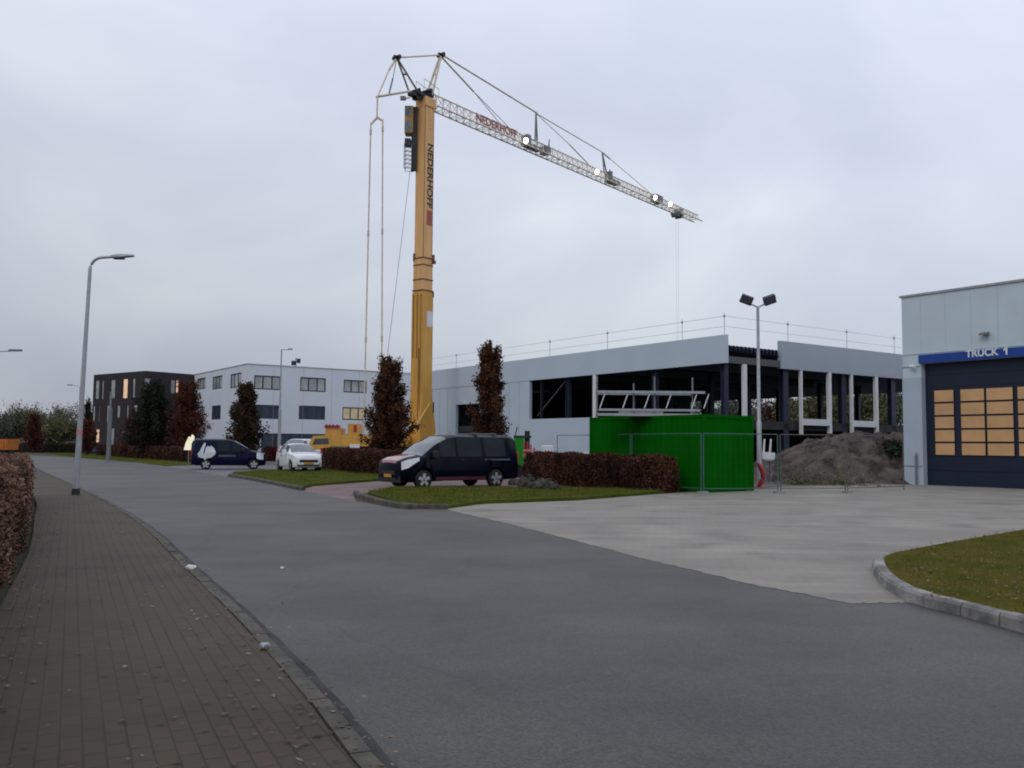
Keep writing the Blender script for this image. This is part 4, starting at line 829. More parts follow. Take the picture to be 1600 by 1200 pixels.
# ------------------------------------------------------------------ vehicles
def lerp_st(sts, x):
    for a, b in zip(sts[:-1], sts[1:]):
        if a[0] >= x >= b[0]:
            t = (a[0] - x) / (a[0] - b[0] + 1e-9); return [a[i] + (b[i] - a[i]) * t for i in range(len(a))]
    return list(sts[-1] if x < sts[-1][0] else sts[0])
def car(name, label, cat, loc, heading, sts, wheels, wr_, paint, side_win, screen, rear_screen=None, head=None, bonnet=None, bonnet_mat=None, Wd=1.8, rim=M_RIM, tail=True, plate_front=True, group=None):
    """body lofted along x from stations (x, zbottom, zmid, zbelt, zedge, ztop, half width, half width at roof); wheel arches are real hollows"""
    o = thing(name, label, cat, loc, heading, group)
    ax = wr_ + .06
    xs = sorted({s[0] for s in sts} | {w_ + ax*math.cos(a) for w_ in wheels for a in np.linspace(0, math.pi, 15)} | {v for r in side_win for v in r[:2]} | set(screen) | set(rear_screen or ()) | set(head or ()) | set(bonnet or ()), reverse=True)
    xs = [x for x in xs if sts[-1][0] <= x <= sts[0][0]]
    rings = []
    for x in xs:
        _, zb_, zm, zbelt, ze, zt_, w_, wt = lerp_st(sts, x); za = zb_ + .02
        for wx in wheels:
            if abs(x - wx) < ax: za = max(za, wr_ + math.sqrt(max(0, ax*ax - (x - wx)**2)))
        zm = max(zm, za + .05)
        half = [(0, zb_), (w_ - .28, zb_), (w_ - .28, za), (w_ - .035, za), (w_, za + .04), (w_ + .012, zm), (w_ - .02, zbelt), (wt, ze), (wt*.80, zt_ - .025), (wt * .4, zt_ - .004)]
        ring = [(x, y, z) for y, z in half] + [(x, 0, zt_)] + [(x, -y, z) for y, z in half[::-1][:-1]]
        rings.append(ring)
    n = len(rings[0]); verts = [p for r in rings for p in r]; body = []; glass = []; scr = []; hl = []; bon = []; rear_ = []
    for i in range(len(xs) - 1):
        xm = (xs[i] + xs[i+1]) / 2
        for j in range(n):
            k = (j + 1) % n; q = (i*n + j, i*n + k, (i+1)*n + k, (i+1)*n + j)
            jj = min(j, n - 1 - j)
            if jj == 6 and any(a_ > xm > b_ for a_, b_ in [(max(r), min(r)) for r in side_win]): glass.append(q)
            elif jj in (7, 8, 9) and max(screen) > xm > min(screen): scr.append(q)
            elif rear_screen and jj in (7, 8, 9) and max(rear_screen) > xm > min(rear_screen): rear_.append(q)
            elif head and jj == 5 and max(head) > xm > min(head): hl.append(q)
            elif bonnet and jj in (8, 9) and max(bonnet) > xm > min(bonnet): bon.append(q)
            else: body.append(q)
    body.append(tuple(range(n))[::-1]); body.append(tuple((len(xs)-1)*n + j for j in range(n)))
    def sub(nm, fs, m, par, sm=40):
        idx = sorted({v for f in fs for v in f}); mp_ = {v: i for i, v in enumerate(idx)}
        return mesh_obj(nm, [verts[v] for v in idx], [[mp_[v] for v in f] for f in fs], m, par, sm)
    bo_ = sub('body', body, paint, o)
    for lo_, hi_ in [(min(r), max(r)) for r in side_win]:
        for sg_ in (-1, 1):
            fs_ = [f for f in glass if (verts[f[0]][1] + verts[f[2]][1]) * sg_ > 0 and lo_ < (verts[f[0]][0] + verts[f[2]][0]) / 2 < hi_ and abs(verts[f[0]][1]) > .3 and verts[f[0]][2] + 0 < 9 and f not in rear_]
            if fs_: sub('side_window', fs_, M_CGLASS, o)
    if rear_: sub('rear_window', rear_, M_CGLASS, o)
    sub('windscreen', scr, M_WSCREEN, o)
    if hl:
        half_ = len(hl)
        lf = [f for f in hl if verts[f[0]][1] + verts[f[2]][1] > 0]; rf_ = [f for f in hl if verts[f[0]][1] + verts[f[2]][1] <= 0]
        sub('headlight', lf, M_HLAMP, o); sub('headlight', rf_, M_HLAMP, o)
    if bon: sub('bonnet', bon, bonnet_mat, o)
    fx, rx = sts[0][0], sts[-1][0]; hw = max(s[6] for s in sts)
    for wx in wheels:
        for sgn_ in (-1, 1):
            y1 = sgn_ * (hw - .02); y0 = sgn_ * (hw - .23); c_ = wr_
            mb = MB(); mb.tube([(wx, y0, c_), (wx, y0 + sgn_*.03, c_), (wx, y1 - sgn_*.03, c_), (wx, y1, c_)], [wr_*.92, wr_, wr_, wr_*.90], 22); wo_ = mb.build('wheel', M_TYRE, o, 50)
            mb = MB(); mb.tube([(wx, y1 - sgn_*.01, c_), (wx, y1 + sgn_*.006, c_)], [wr_*.70, wr_*.62], 20)
            mb.build('rim', M_PLAST, wo_, 50)
            mb = MB()
            for q in range(5):
                a_ = q*2*math.pi/5 + .3; d_ = Vector((math.cos(a_), 0, math.sin(a_))); t_ = Vector((-d_.z, 0, d_.x)); p_ = Vector((wx, y1 + sgn_*.008, c_))
                mb.prism([p_ + t_*.05, p_ + d_*wr_*.66 + t_*.055, p_ + d_*wr_*.66 - t_*.055, p_ - t_*.05], (0, sgn_*.012, 0))
            mb.tube([(wx, y1 + sgn_*.006, c_), (wx, y1 + sgn_*.02, c_)], .06, 10); mb.build('spokes', rim, wo_)
    # mirrors, plates, bumper, lamps
    zb_ = lerp_st(sts, screen[0])[3]
    for sgn_ in (-1, 1):
        mb = MB(); mb.cbox((max(screen) - .55, sgn_*(hw + .12) - .10, zb_ + .0), (max(screen) - .38, sgn_*(hw + .12) + .10, zb_ + .22), .02); mb.tube([(max(screen) - .45, sgn_*(hw - .06), zb_ + .06), (max(screen) - .45, sgn_*(hw + .06), zb_ + .06)], .03, 6); mb.build('mirror', M_PLAST if paint != M_WPAINT else paint, o)
    mb = MB(); mb.box((fx - .01, -.5, .52), (fx + .012, .5, .66)); mb.box((fx - .04, -.6, .32), (fx + .004, .6, .40)); mb.build('grille', M_PLAST, o)
    if plate_front:
        mb = MB(); mb.box((fx + .012, -.26, .42), (fx + .03, .26, .53)); mb.build('number_plate', M_PLATE, o)
    mb = MB(); mb.box((rx - .03, -.26, .62), (rx - .012, .26, .73)); mb.build('number_plate', M_PLATE, o)
    for sgn_ in (-1, 1):
        mb = MB(); w_ = lerp_st(sts, rx + .05)[6]; zb3 = lerp_st(sts, rx + .05)[3]; mb.cbox((rx - .02, sgn_*(w_ - .09) - .08, zb3 - .28), (rx + .04, sgn_*(w_ - .09) + .08, zb3 + .18), .015); mb.build('tail_light', M_RED2, o)
    for a_, b_ in side_win[1:]:
        for sgn_ in (-1, 1):
            x_ = a_ - .12; mb = MB(); y_ = sgn_ * (lerp_st(sts, x_)[6] + .012); mb.box((x_ - .1, min(y_, y_ + sgn_*.03), lerp_st(sts, x_)[3] - .14), (x_ + .07, max(y_, y_ + sgn_*.03), lerp_st(sts, x_)[3] - .10)); mb.build('door_handle', M_PLAST, o)
    return o

VAN = [(2.55, .34, .62, .86, .90, .92, .66, .60), (2.50, .26, .68, .96, 1.00, 1.03, .80, .70), (2.25, .24, .76, 1.06, 1.10, 1.14, .92, .80), (1.80, .24, 1.04, 1.13, 1.18, 1.23, .95, .80), (1.62, .24, .74, 1.14, 1.20, 1.25, .955, .80), (1.15, .26, .70, 1.16, 1.55, 1.62, .96, .78), (.62, .28, .70, 1.16, 1.80, 1.89, .96, .76), (.2, .28, .70, 1.16, 1.87, 1.96, .96, .76), (-2.1, .28, .70, 1.16, 1.87, 1.97, .96, .76), (-2.42, .30, .70, 1.16, 1.82, 1.93, .95, .74), (-2.52, .36, .70, 1.14, 1.70, 1.80, .92, .70)]
vp = G(703, 763); vy = vp.y + .75
van = car('delivery_van', 'black panel van with pale windscreen and faint red bonnet parked at grass edge', 'van', (D(702, 700, vy).x, vy, 0), R(180 + 36), VAN, (1.62, -1.50), .34, M_BPAINT, [(.95, .30), (.18, -.85), (-1.0, -1.95)], (1.70, .62), None, (2.47, 1.82), (2.54, 1.80), M_HOODR)
WMv = WM[van.name]
mb = MB()
for sg in (-1, 1): mb.box((-1.0, min(sg*.968, sg*.985), .32), (1.15, max(sg*.968, sg*.985), .43))
mb.build('sill_stripe', M_SILLR, van)
mb = MB()
for sg in (-1, 1): mb.box((-2.1, min(sg*.965, sg*.98), 1.02), (-.95, max(sg*.965, sg*.98), 1.07))
mb.build('door_rail', mat('dull_trim', (.10, .12, .14), .4, .1), van)
mb = MB(); mb.box((-1.75, -.55, 1.985), (-1.60, .55, 2.03)); mb.box((-.9, -.6, 1.985), (-.75, .6, 2.03)); mb.tube([(.2, .3, 1.95), (.15, .3, 2.08)], .012, 5); mb.build('roof_bars', M_GALVD, van)
mb = MB(); mb.box((2.45, -.80, .24), (2.535, .80, .48)); mb.build('bumper', M_PLAST, van)

MPV = [(2.12, .32, .56, .78, .82, .84, .62, .56), (2.05, .24, .58, .90, .94, .97, .76, .66), (1.75, .22, .60, 1.00, 1.04, 1.08, .86, .74), (1.25, .22, .62, 1.06, 1.12, 1.16, .88, .74), (.80, .24, .64, 1.08, 1.40, 1.46, .885, .70), (.30, .24, .64, 1.08, 1.66, 1.74, .885, .68), (-.1, .24, .64, 1.08, 1.73, 1.82, .885, .68), (-1.85, .24, .64, 1.08, 1.72, 1.81, .88, .68), (-2.06, .28, .64, 1.08, 1.62, 1.70, .87, .66), (-2.14, .34, .64, 1.04, 1.45, 1.52, .84, .64)]
np_ = G(358, 733.5); ny = np_.y + .5
mpv = car('panel_van', 'small navy van with a white splash logo on its side beside white car', 'van', (D(358, 700, ny).x, ny, 0), R(20), MPV, (1.40, -1.32), .30, M_NPAINT, [(.62, .12), (0.0, -.70)], (1.22, .30), None, (1.95, 1.55))
sp_ = [(-1.75, .74), (-1.45, .66), (-1.38, .55), (-1.30, .66), (-1.05, .70), (-.84, .86), (-.78, 1.04), (-.90, 1.28), (-1.06, 1.42), (-1.12, 1.32), (-1.22, 1.40), (-1.34, 1.30), (-1.42, .95), (-1.48, 1.00), (-1.36, 1.45), (-1.40, 1.62), (-1.55, 1.38), (-1.66, 1.12), (-1.80, .92)]
def decal(par, pts, y0fn, m, nm):
    vs = [(x, y0fn(z), z) for x, z in pts]; tri = tessellate_polygon([[Vector((p[0], p[1], 0)) for p in pts]]); return mesh_obj(nm, vs, [tuple(t) for t in tri], m, par)
decal(mpv, sp_, lambda z: -(.905 if z < 1.06 else .905 - (z - 1.06) * .30), mat('white_decal', (.55, .58, .62), .5, .08), 'splash_logo')
mb = MB(); mb.box((-.62, -.905, .76), (.35, -.899, .87)); mb.build('side_lettering', mat('grey_decal', (.07, .08, .11), .5, .5, scale=9), mpv)

HATCH = [(1.86, .34, .54, .70, .73, .75, .60, .54), (1.80, .26, .56, .80, .84, .87, .72, .62), (1.5, .22, .58, .92, .96, 1.00, .81, .68), (.98, .22, .60, .97, 1.02, 1.06, .835, .70), (.55, .24, .62, .98, 1.26, 1.30, .84, .64), (.12, .24, .62, .98, 1.44, 1.50, .84, .60), (-.3, .24, .62, .98, 1.47, 1.54, .84, .60), (-1.2, .24, .62, 1.00, 1.42, 1.49, .83, .58), (-1.55, .26, .62, 1.02, 1.30, 1.37, .80, .56), (-1.80, .32, .62, .98, 1.05, 1.10, .76, .60), (-1.86, .38, .62, .86, .90, .92, .72, .58)]
wy = G(466, 738).y + .6
wc = car('parked_car', 'small white hatchback facing the road on the grass before the hedge', 'car', (D(467, 700, wy).x, wy, .05), R(-60), HATCH, (1.20, -1.20), .30, M_WPAINT, [(.50, -.22), (-.32, -1.20)], (.96, .14), (-1.24, -1.76), (1.70, 1.36), rim=M_GALVD)
mb = MB()
for sg in (-1, 1): mb.tube([(1.835, sg*.55, .44), (1.855, sg*.55, .44)], .10, 12)
mb.build('fog_lamp', M_PLAST, wc)
# white van standing behind the white car
vy2 = 76; wv = car('delivery_van', 'white van standing behind the small white hatchback', 'van', (D(467, 700, vy2).x, vy2, 0), R(-97), VAN, (1.62, -1.50), .34, M_WPAINT, [(.95, .30)], (1.74, .62), None, (2.32, 1.86), rim=M_GALVD)
fb = 114; bl = car('parked_car', 'distant blue-grey car parked before the black brick office', 'car', (D(152, 700, fb).x, fb, 0), R(12), HATCH, (1.20, -1.20), .30, M_BLUEP, [(.50, -.22), (-.32, -1.20)], (.96, .14), (-1.24, -1.76), None, rim=M_GALVD)
dkc = 128; car('parked_car', 'distant dark car behind the far hedge, left of the near lamp post', 'car', (D(107, 700, dkc).x, dkc, 0), R(185), HATCH, (1.20, -1.20), .30, M_BPAINT, [(.50, -.22), (-.32, -1.20)], (.96, .14), (-1.24, -1.76), None, rim=M_GALVD)
rp_ = D(135, 701, 112); rc = thing('red_marker', 'small tilted red marker flag beside the distant blue-grey car', 'flag', (rp_.x, rp_.y, 0)); mb = MB(); mb.tube([(0, 0, 0), (.35, 0, 1.5)], .03, 6); mb.build('stick', M_GALVD, rc); mb = MB(); mb.prism([(-.42, 0, .85), (.20, 0, 1.45), (.42, 0, 1.42), (.05, 0, .85)], (0, .06, 0)); mb.build('flag_cloth', mat('bright_red', (.55, .05, .07), .5, .1), rc)
# orange tipper at the far left
ty_ = 75; tx = D(4, 700, ty_).x
tk = thing('tipper_truck', 'orange tipper truck at the far left edge beyond the hedge', 'truck', (tx, ty_, 0))
mb = MB(); mb.loft([[(-2.6, -.9, .85), (.80, -.9, .85), (.80, .9, .85), (-2.6, .9, .85)], [(-2.75, -1.0, 1.75), (.90, -1.0, 1.75), (.90, 1.0, 1.75), (-2.75, 1.0, 1.75)]]); mb.build('tipping_body', M_ORNG, tk)
mb = MB()
for x in (-2.2, -1.2, -.2, .6): mb.box((x - .04, -1.03, .88), (x + .04, -.985, 1.73))
mb.build('side_rib', M_ORNG, tk)
mb = MB(); mb.cbox((-4.3, -.95, .55), (-2.9, .95, 2.0), .08); mb.build('cab', M_ORNG, tk); mb = MB(); mb.box((-4.5, -.4, .5), (.8, .4, .8)); mb.build('chassis', M_PLAST, tk)
for x in (-3.6, -.6, .15):
    for sg in (-1, 1): mb = MB(); mb.tube([(x, sg*.65, .42), (x, sg*.9, .42)], .42, 16); mb.build('wheel', M_TYRE, tk)

# ------------------------------------------------------------------ green container, load, fence, floodlight mast
xc = .2155                                           # sight-line slope of the near corner
Yc = 31.0; th = R(54); cdir = Vector((-math.cos(th), math.sin(th), 0)); edir = Vector((math.sin(th), math.cos(th), 0))
cc = D(1101, 700, Yc); CC = Vector((cc.x, cc.y, 0)); CL, CW, CH = 6.05, 2.6, 2.72
cont = thing('shipping_container', 'dark green corrugated steel container behind fence panels with steel frames on top', 'container', tuple(CC), math.atan2(-cdir.y, -cdir.x))   # local -x runs along the long side, +y along the end
def corrug(x0, x1, axis, fixed, sgn_, z0, z1, m=.28, dpt=.020):
    mb = MB(); prof = []; n_ = max(2, int(round((x1 - x0) / m))); st2 = (x1 - x0) / n_
    for i in range(n_):
        a = x0 + i*st2
        for f, d_ in ((0, 0), (.28, 0), (.42, 1), (.78, 1), (.92, 0)): prof.append((a + f*st2, d_))
    prof.append((x1, 0)); k_ = len(prof)
    P_ = lambda s_, d_, z: (s_, fixed - sgn_*dpt*d_, z) if axis == 'x' else (fixed - sgn_*dpt*d_, s_, z)
    mb.add([P_(s_, d_, z0) for s_, d_ in prof] + [P_(s_, d_, z1) for s_, d_ in prof], [(i, i+1, k_+i+1, k_+i) for i in range(k_ - 1)]); return mb
corrug(-CL + .1, -.1, 'x', .02, -1, .18, CH - .12).build('side_panel', M_GREEN, cont)
corrug(-CL + .1, -.1, 'x', CW - .02, 1, .18, CH - .12).build('side_panel', M_GREEN, cont)
corrug(.1, CW - .1, 'y', -.02, 1, .18, CH - .12).build('end_panel', M_GREEN, cont)
corrug(.1, CW - .1, 'y', -CL + .02, -1, .18, CH - .12).build('end_panel', M_GREEN, cont)
mb = MB()
for x in (-CL, -.1):
    for y in (0, CW - .1): mb.box((x, y, .02), (x + .1, y + .1, CH))
for z in (.04, CH - .12):
    for y in (0, CW - .08): mb.box((-CL + .1, y, z), (-.1, y + .08, z + .14 if z < 1 else CH - .01))
    for x in (-CL, -.08): mb.box((x, .1, z), (x + .08, CW - .1, z + .14 if z < 1 else CH - .01))
mb.build('frame', M_GREEN, cont)
mb = MB(); mb.box((-CL + .08, .08, CH - .07), (-.08, CW - .08, CH - .03)); mb.build('roof', mat('roof_green', (.008, .04, .02), .7, .3), cont)
Mcont = WM[cont.name]
# steel railing frames lying on the container
fr_ = thing('steel_frame_stack', 'stack of galvanised railing frames with slanted bars on the green container roof', 'steel frames', tuple(Mcont @ Vector((-.4, .5, CH - .03))), 0)
FY = 33.0
mb = MB(); P_ = lambda x, y: D(x, y, FY)
zl = CH - .025; bot = P_(935, 650); 
mb.box((P_(934, 640).x, FY, zl), (P_(1092, 640).x, FY + .9, zl + .10)); mb.box((P_(936, 640).x, FY + .1, zl + .19), (P_(1095, 640).x, FY + .2, zl + .27)); mb.box((P_(970, 640).x, FY + .5, zl + .101), (P_(1040, 640).x, FY + .7, zl + .19)); mb.build('lower_beam', M_GALV, fr_, world=True)
mb = MB(); zu = P_(1000, 612).z; mb.box((P_(934, 612).x, FY + .1, zu - .05), (P_(1103, 612).x, FY + .28, zu + .04)); mb.box((P_(934, 612).x, FY + .55, zu - .09), (P_(1085, 612).x, FY + .7, zu + .0)); mb.build('upper_rail', M_GALV, fr_, world=True)
for x in (938, 974, 1008, 1042, 1082, 1101):
    mb = MB(); a_ = P_(x, 636); b_ = P_(x + 8, 613); mb.tube([(a_.x, FY + .15, zl + .3), (b_.x, FY + .15, zu - .06)], .02, 6); mb.build('slanted_bar', M_WHITE, fr_, world=True)
for x, yt in ((992, 598), (1025, 587), (1085, 589), (934, 596)):
    mb = MB(); a_ = P_(x, 640); b_ = P_(x, yt); mb.box((a_.x - .025, FY + .30, zl), (a_.x + .025, FY + .35, b_.z)); mb.build('upright', M_GALVD, fr_, world=True)
# fence panels
fpx = [(870, 40.0), (930, 36.5), (986, 33.6), (1097, 30.3), (1217, 31.0), (1322, 31.6), (1412, 33.6)]
fpt = [Vector((D(x, 700, Y).x, Y, 0)) for x, Y in fpx]
flab = ['mesh fence panel before the grey hall wall, farthest left of the site fence', 'mesh fence panel covering the left end of the green container', 'mesh fence panel across the long side of the green container', 'mesh fence panel before the corrugated short end of the green container', 'mesh fence panel before the left half of the soil heap', 'mesh fence panel before right half of soil heap, ending at the garage']
for i in range(6):
    a_, b_ = fpt[i], fpt[i+1]; d_ = b_ - a_; ln = d_.length; f_ = thing('fence_panel', flab[i], 'fence', tuple(a_), math.atan2(d_.y, d_.x), 'mesh fence panels round the building site')
    H_ = 2.03; e = .05; mb = MB()
    for x in (e, ln - e): mb.tube([(x, 0, .05), (x, 0, H_)], .019, 8)
    mb.tube([(e, 0, H_), (ln - e, 0, H_)], .014, 8); mb.tube([(e, 0, .18), (ln - e, 0, .18)], .014, 8); mb.build('frame', M_TEAL if i in (1, 2, 3) else mat('rusty_grey_steel', (.10, .09, .085), .6, .2), f_)
    mb = MB(); x = e
    while x < ln - e: mb.add([(x - .0009, 0, .18), (x + .0009, 0, .18), (x + .0009, 0, H_), (x - .0009, 0, H_)], [(0, 1, 2, 3)]); x += .2
    for z in np.arange(.6, 2.0, .45): mb.add([(e, .001, z - .0009), (ln - e, .001, z - .0009), (ln - e, .001, z + .0009), (e, .001, z + .0009)], [(0, 1, 2, 3)])
    mb.build('wire_mesh', mat('dull_wire', (.07, .09, .08), .6, .2), f_)
    mb = MB(); mb.cbox((e - .25, -.09, 0), (e + .15, .09, .09), .02); mb.build('foot_block', mat('pale_concrete', (.22, .21, .19), .9, .2), f_)
# floodlight mast
FM = D(1187, 757, 36.4); FMp = Vector((FM.x, 36.4, 0))
fl = thing('floodlight_mast', 'grey steel mast with two square floodlights beside the green container', 'floodlight', tuple(FMp))
ztm = D(1180, 480, 36.4).z
mb = MB(); mb.tube([(0, 0, 0), (0, 0, 2.6), (0, 0, 2.65), (0, 0, ztm)], [.11, .10, .075, .06], 12); mb.build('pole', M_GALV, fl, 40)
mb = MB(); mb.tube([(-.38, 0, ztm + .17), (0, 0, ztm + .0), (.38, 0, ztm + .17)], .035, 8); mb.build('crossbar', M_GALV, fl)
for sg in (-1, 1):
    M_ = Matrix.Translation((sg*.47, -.05, ztm + .30)) @ Matrix.Rotation(-sg*R(20), 4, 'Y') @ Matrix.Rotation(R(28), 4, 'X')
    mb = MB(); mb.box((-.24, -.10, -.17), (.24, .10, .17), M_); mb.box((-.2, .10, -.12), (.2, .17, .12), M_); h_ = mb.build('floodlight', M_NAVYST, fl); mb = MB(); mb.box((-.21, -.112, -.14), (.21, -.101, .14), M_); mb.build('lens', M_GLASS, h_)
# soil heap
mp_ = D(1312, 720, 43.0)
def heap():
    n_ = 120; vs = []; fs = []
    from mathutils import noise
    for i in range(n_ + 1):
        for j in range(n_ + 1):
            x = (i/n_ - .5) * 11.5; y = (j/n_ - .5) * 9
            r_ = math.sqrt((x/5.0)**2 + (y/4.2)**2); z = 2.12 * max(0, 1 - r_**1.9) + (.75 * math.exp(-((x - 3.2)/2.0)**2 - (y/2.2)**2))
            nz = noise.fractal(Vector((x*.9, y*.9, 3)), 1, 2, 5) * .30 + noise.fractal(Vector((x*3.5, y*3.5, 9)), 1, 2, 3) * .12 + .10 * max(0, noise.noise(Vector((x*5, y*5, 2))) - .15)
            z = max(-.05, z + nz * min(1, z*1.6)); vs.append((x, y, z))
    for i in range(n_):
        for j in range(n_): k_ = i*(n_+1) + j; fs.append((k_, k_+n_+1, k_+n_+2, k_+1))
    return vs, fs
v_, f_ = heap(); hp = mesh_obj('soil_heap', v_, f_, M_DIRT, None); hp.location = (mp_.x + .55, 43.4, 0); hp.scale = (1.08, 1, 1); tag(hp, 'tall heap of brown soil and rubble between green container and garage', 'soil heap')
def weed(label, p, h, wd, n_, m, ls=.09, cat='bush'):
    o = thing('bush', label, cat, (p[0], p[1], p[2] if len(p) > 2 else 0)); mb = MB(); P = []
    for i in range(14):
        az = random.uniform(0, 6.28); r_ = random.uniform(.2, 1) * wd/2; e = Vector((math.cos(az)*r_, math.sin(az)*r_, h*random.uniform(.5, 1))); mb.tube([(0, 0, -.05), e*.5 + Vector((0, 0, .05)), e], [.02, .012, .004], 4, False)
        f = rng.uniform(.3, 1.05, (n_//14, 1)); P.append(np.array(e)*f + rng.normal(size=(n_//14, 3))*wd*.09)
    mb.build('stems', M_TWIG, o); P = np.concatenate(P); P[:, 2] = np.maximum(P[:, 2], .03); quads_obj('foliage', *leafset(P.astype(np.float32), ls), m, o); return o
weed('dark green bush on the right flank of the soil heap', (D(1390, 700, 41.2).x, 41.2, .95), .9, 1.25, 1300, M_EVER if False else mat('weed_leaf', (.010, .020, .007), .8, scale=1, col2=(.022, .036, .012), island=.3))
weed('low yellowing weeds at the left foot of the soil heap', (D(1258, 700, 38.2).x, 38.2), .42, 3.0, 700, M_OLIVE, .045)
weed('low yellowing weeds at the middle foot of the soil heap', (D(1318, 700, 38.2).x, 38.2), .38, 3.2, 700, M_OLIVE, .045)
# stray site gear
rt_ = D(1189, 740, 34.5); rb = thing('barrier', 'red curved plastic barrier leaning at the right end of green container', 'barrier', (rt_.x, 34.5, 0)); mb = MB(); pts = [(-.12 + .20*math.sin(q*math.pi), .0, .98 - .93*q) for q in np.linspace(0, 1, 14)]; mb.tube(pts, [.05, .07, .09] + [.10]*8 + [.09, .08, .06], 12); mb.build('shell', M_RED2, rb, 50); mb = MB(); mb.cbox((-.18, -.2, 0), (.12, .2, .06), .02); mb.build('base', M_RED2, rb)
wb = D(1196, 712, 40.0); wbx = thing('skip', 'white open skip with lifting arms behind the floodlight mast', 'skip', (wb.x, 40.0, 0)); mb = MB()
mb.loft([[(-.05, -.2, .98), (.24, -.2, .98), (.24, .2, .98), (-.05, .2, .98)], [(-.14, -.25, 1.06), (.34, -.25, 1.06), (.34, .25, 1.06), (-.14, .25, 1.06)], [(-.16, -.25, 1.38), (.36, -.25, 1.34), (.36, .25, 1.34), (-.16, .25, 1.38)]]); mb.build('bucket', mat('worn_white', (.62, .63, .65), .6, .15, scale=4), wbx)
for x in (-.12, .16): mb = MB(); mb.loft([[(x - .06, -.24, 1.36), (x + .02, -.24, 1.36), (x + .02, -.18, 1.36), (x - .06, -.18, 1.36)], [(x + .0, -.24, 1.95), (x + .06, -.24, 1.95), (x + .06, -.18, 1.95), (x + .0, -.18, 1.95)]]); mb.build('arm', mat('worn_white_arm', (.6,)*3), wbx)
for x in (-.02, .2): mb = MB(); mb.box((x - .02, -.1, 0), (x + .02, .1, .985)); mb.build('leg', M_GALVD, wbx)
mb = MB(); mb.box((-.92, -.08, .0), (-.84, .08, 1.9)); mb.loft([[(-.92, -.08, 1.3), (-.84, -.08, 1.3), (-.84, .08, 1.3), (-.92, .08, 1.3)], [(-.78, -.08, 1.9), (-.70, -.08, 1.9), (-.70, .08, 1.9), (-.78, .08, 1.9)]]); mb.build('stand', mat('worn_white_arm', (.6,)*3), wbx)
gl_ = 45.0
gm = thing('site_machine', 'bright green upright machine with dark top by the van tail', 'machine', (D(811, 700, gl_).x, gl_, 0)); mb = MB(); px_ = lambda x, y: D(x, y, gl_)
x0 = D(803, 700, gl_).x - D(811, 700, gl_).x; x1 = -x0
mb.loft([[(x0 + .1, -.3, .75), (x1 - .03, -.3, .75), (x1 - .03, .3, .75), (x0 + .1, .3, .75)], [(x0, -.35, 1.95), (x1, -.35, 1.95), (x1, .35, 1.95), (x0, .35, 1.95)]]); mb.build('housing', M_GREENB, gm)
mb = MB(); mb.box((x0 - .02, -.36, 1.95), (x1 + .35, .36, 2.06)); mb.box((x1 + .02, -.2, 1.2), (x1 + .28, .2, 2.3)); mb.tube([(x0 + .05, 0, 2.0), (x0 + .15, 0, 2.5)], .03, 6); mb.build('engine', M_PLAST, gm)
mb = MB(); mb.box((x0 - .1, -.5, .35), (x1 + 1.3, .5, .75)); mb.build('chassis', M_GREENB, gm)
for x in (x0 + .2, x1 + 1.0):
    for sg in (-1, 1): mb = MB(); mb.tube([(x, sg*.42, .32), (x, sg*.6, .32)], .32, 14); mb.build('wheel', M_TYRE, gm)
rd = thing('road_trestle', 'red and white striped trestle heap beside the bright green machine', 'trestle', (D(831, 700, 43.5).x, 43.5, 0)); mb = MB()
for i in range(7): x = -.40 + i*.16; mb.box((x, -.04, .75), (x + .07, .04, 1.75 - max(0, i-1)*.14))
mb.build('uprights', M_RED2, rd); mb = MB()
for z, l in ((.8, .95), (1.05, .8), (1.3, .5)): mb.box((-.42, -.065, z), (-.42 + l, -.045, z + .08))
mb.build('boards', mat('pink_board', (.5, .2, .2), .6, .2), rd); mb = MB()
for x in (-.38, .5): mb.tube([(x, -.3, 0), (x, 0, .8), (x, .3, 0)], .025, 5)
mb.build('legs', M_GALVD, rd)
for i, (x, y, sz, lb) in enumerate(((855, 705, .5, 'pale crate left of the two behind the right hedge'), (908, 716, .55, 'white crate by the left end of green container'))):
    Y_ = 40 - i*2; q = D(x, y, Y_); o = thing('crate', lb, 'crate', (q.x, Y_, 0)); mb = MB(); h_ = D(x, y - 9, Y_).z; mb.cbox((-sz/2, -.4, .12), (sz/2, .4, h_), .03); mb.build('box', M_WHITE, o); mb = MB(); mb.box((-sz/2, -.4, 0), (-sz/2 + .1, .4, .118)); mb.box((sz/2 - .1, -.4, 0), (sz/2, .4, .118)); mb.build('skids', M_BARK, o)
# rubble stones by the van
STN = [(805, 762, .30, 'flat grey stone behind the van tail'), (818, 766, .34, 'broad brown-grey stone right of the van tail'), (828, 764, .30, 'pinkish pale stone on top of the rubble'), (838, 768, .36, 'large grey stone in the middle of the rubble'), (847, 766, .33, 'upright grey stone before the right hedge'), (858, 769, .28, 'small grey stone at the right end of rubble'), (868, 768, .22, 'smallest dark stone beside the hedge foot')]
for i, (x, y, r_, lb) in enumerate(STN):
    q = G(x, y); bm = bmesh.new(); bmesh.ops.create_icosphere(bm, subdivisions=2, radius=1)
    for v in bm.verts:
        k_ = 1 + random.uniform(-.22, .18); v.co = Vector((v.co.x*r_*.95*k_, v.co.y*r_*.7*k_, max(-.35, v.co.z)*r_*(.55 + .30*(i % 3))*k_))
    me = bpy.data.meshes.new('stone'); bm.to_mesh(me); bm.free(); me.materials.append(M_STONE); o = bpy.data.objects.new('stone', me); C.objects.link(o); o.location = (q.x, q.y, .09 + r_*.25); o.rotation_euler = (0, 0, i*1.3); tag(o, lb, 'stone', 'rubble stones beside the black van')

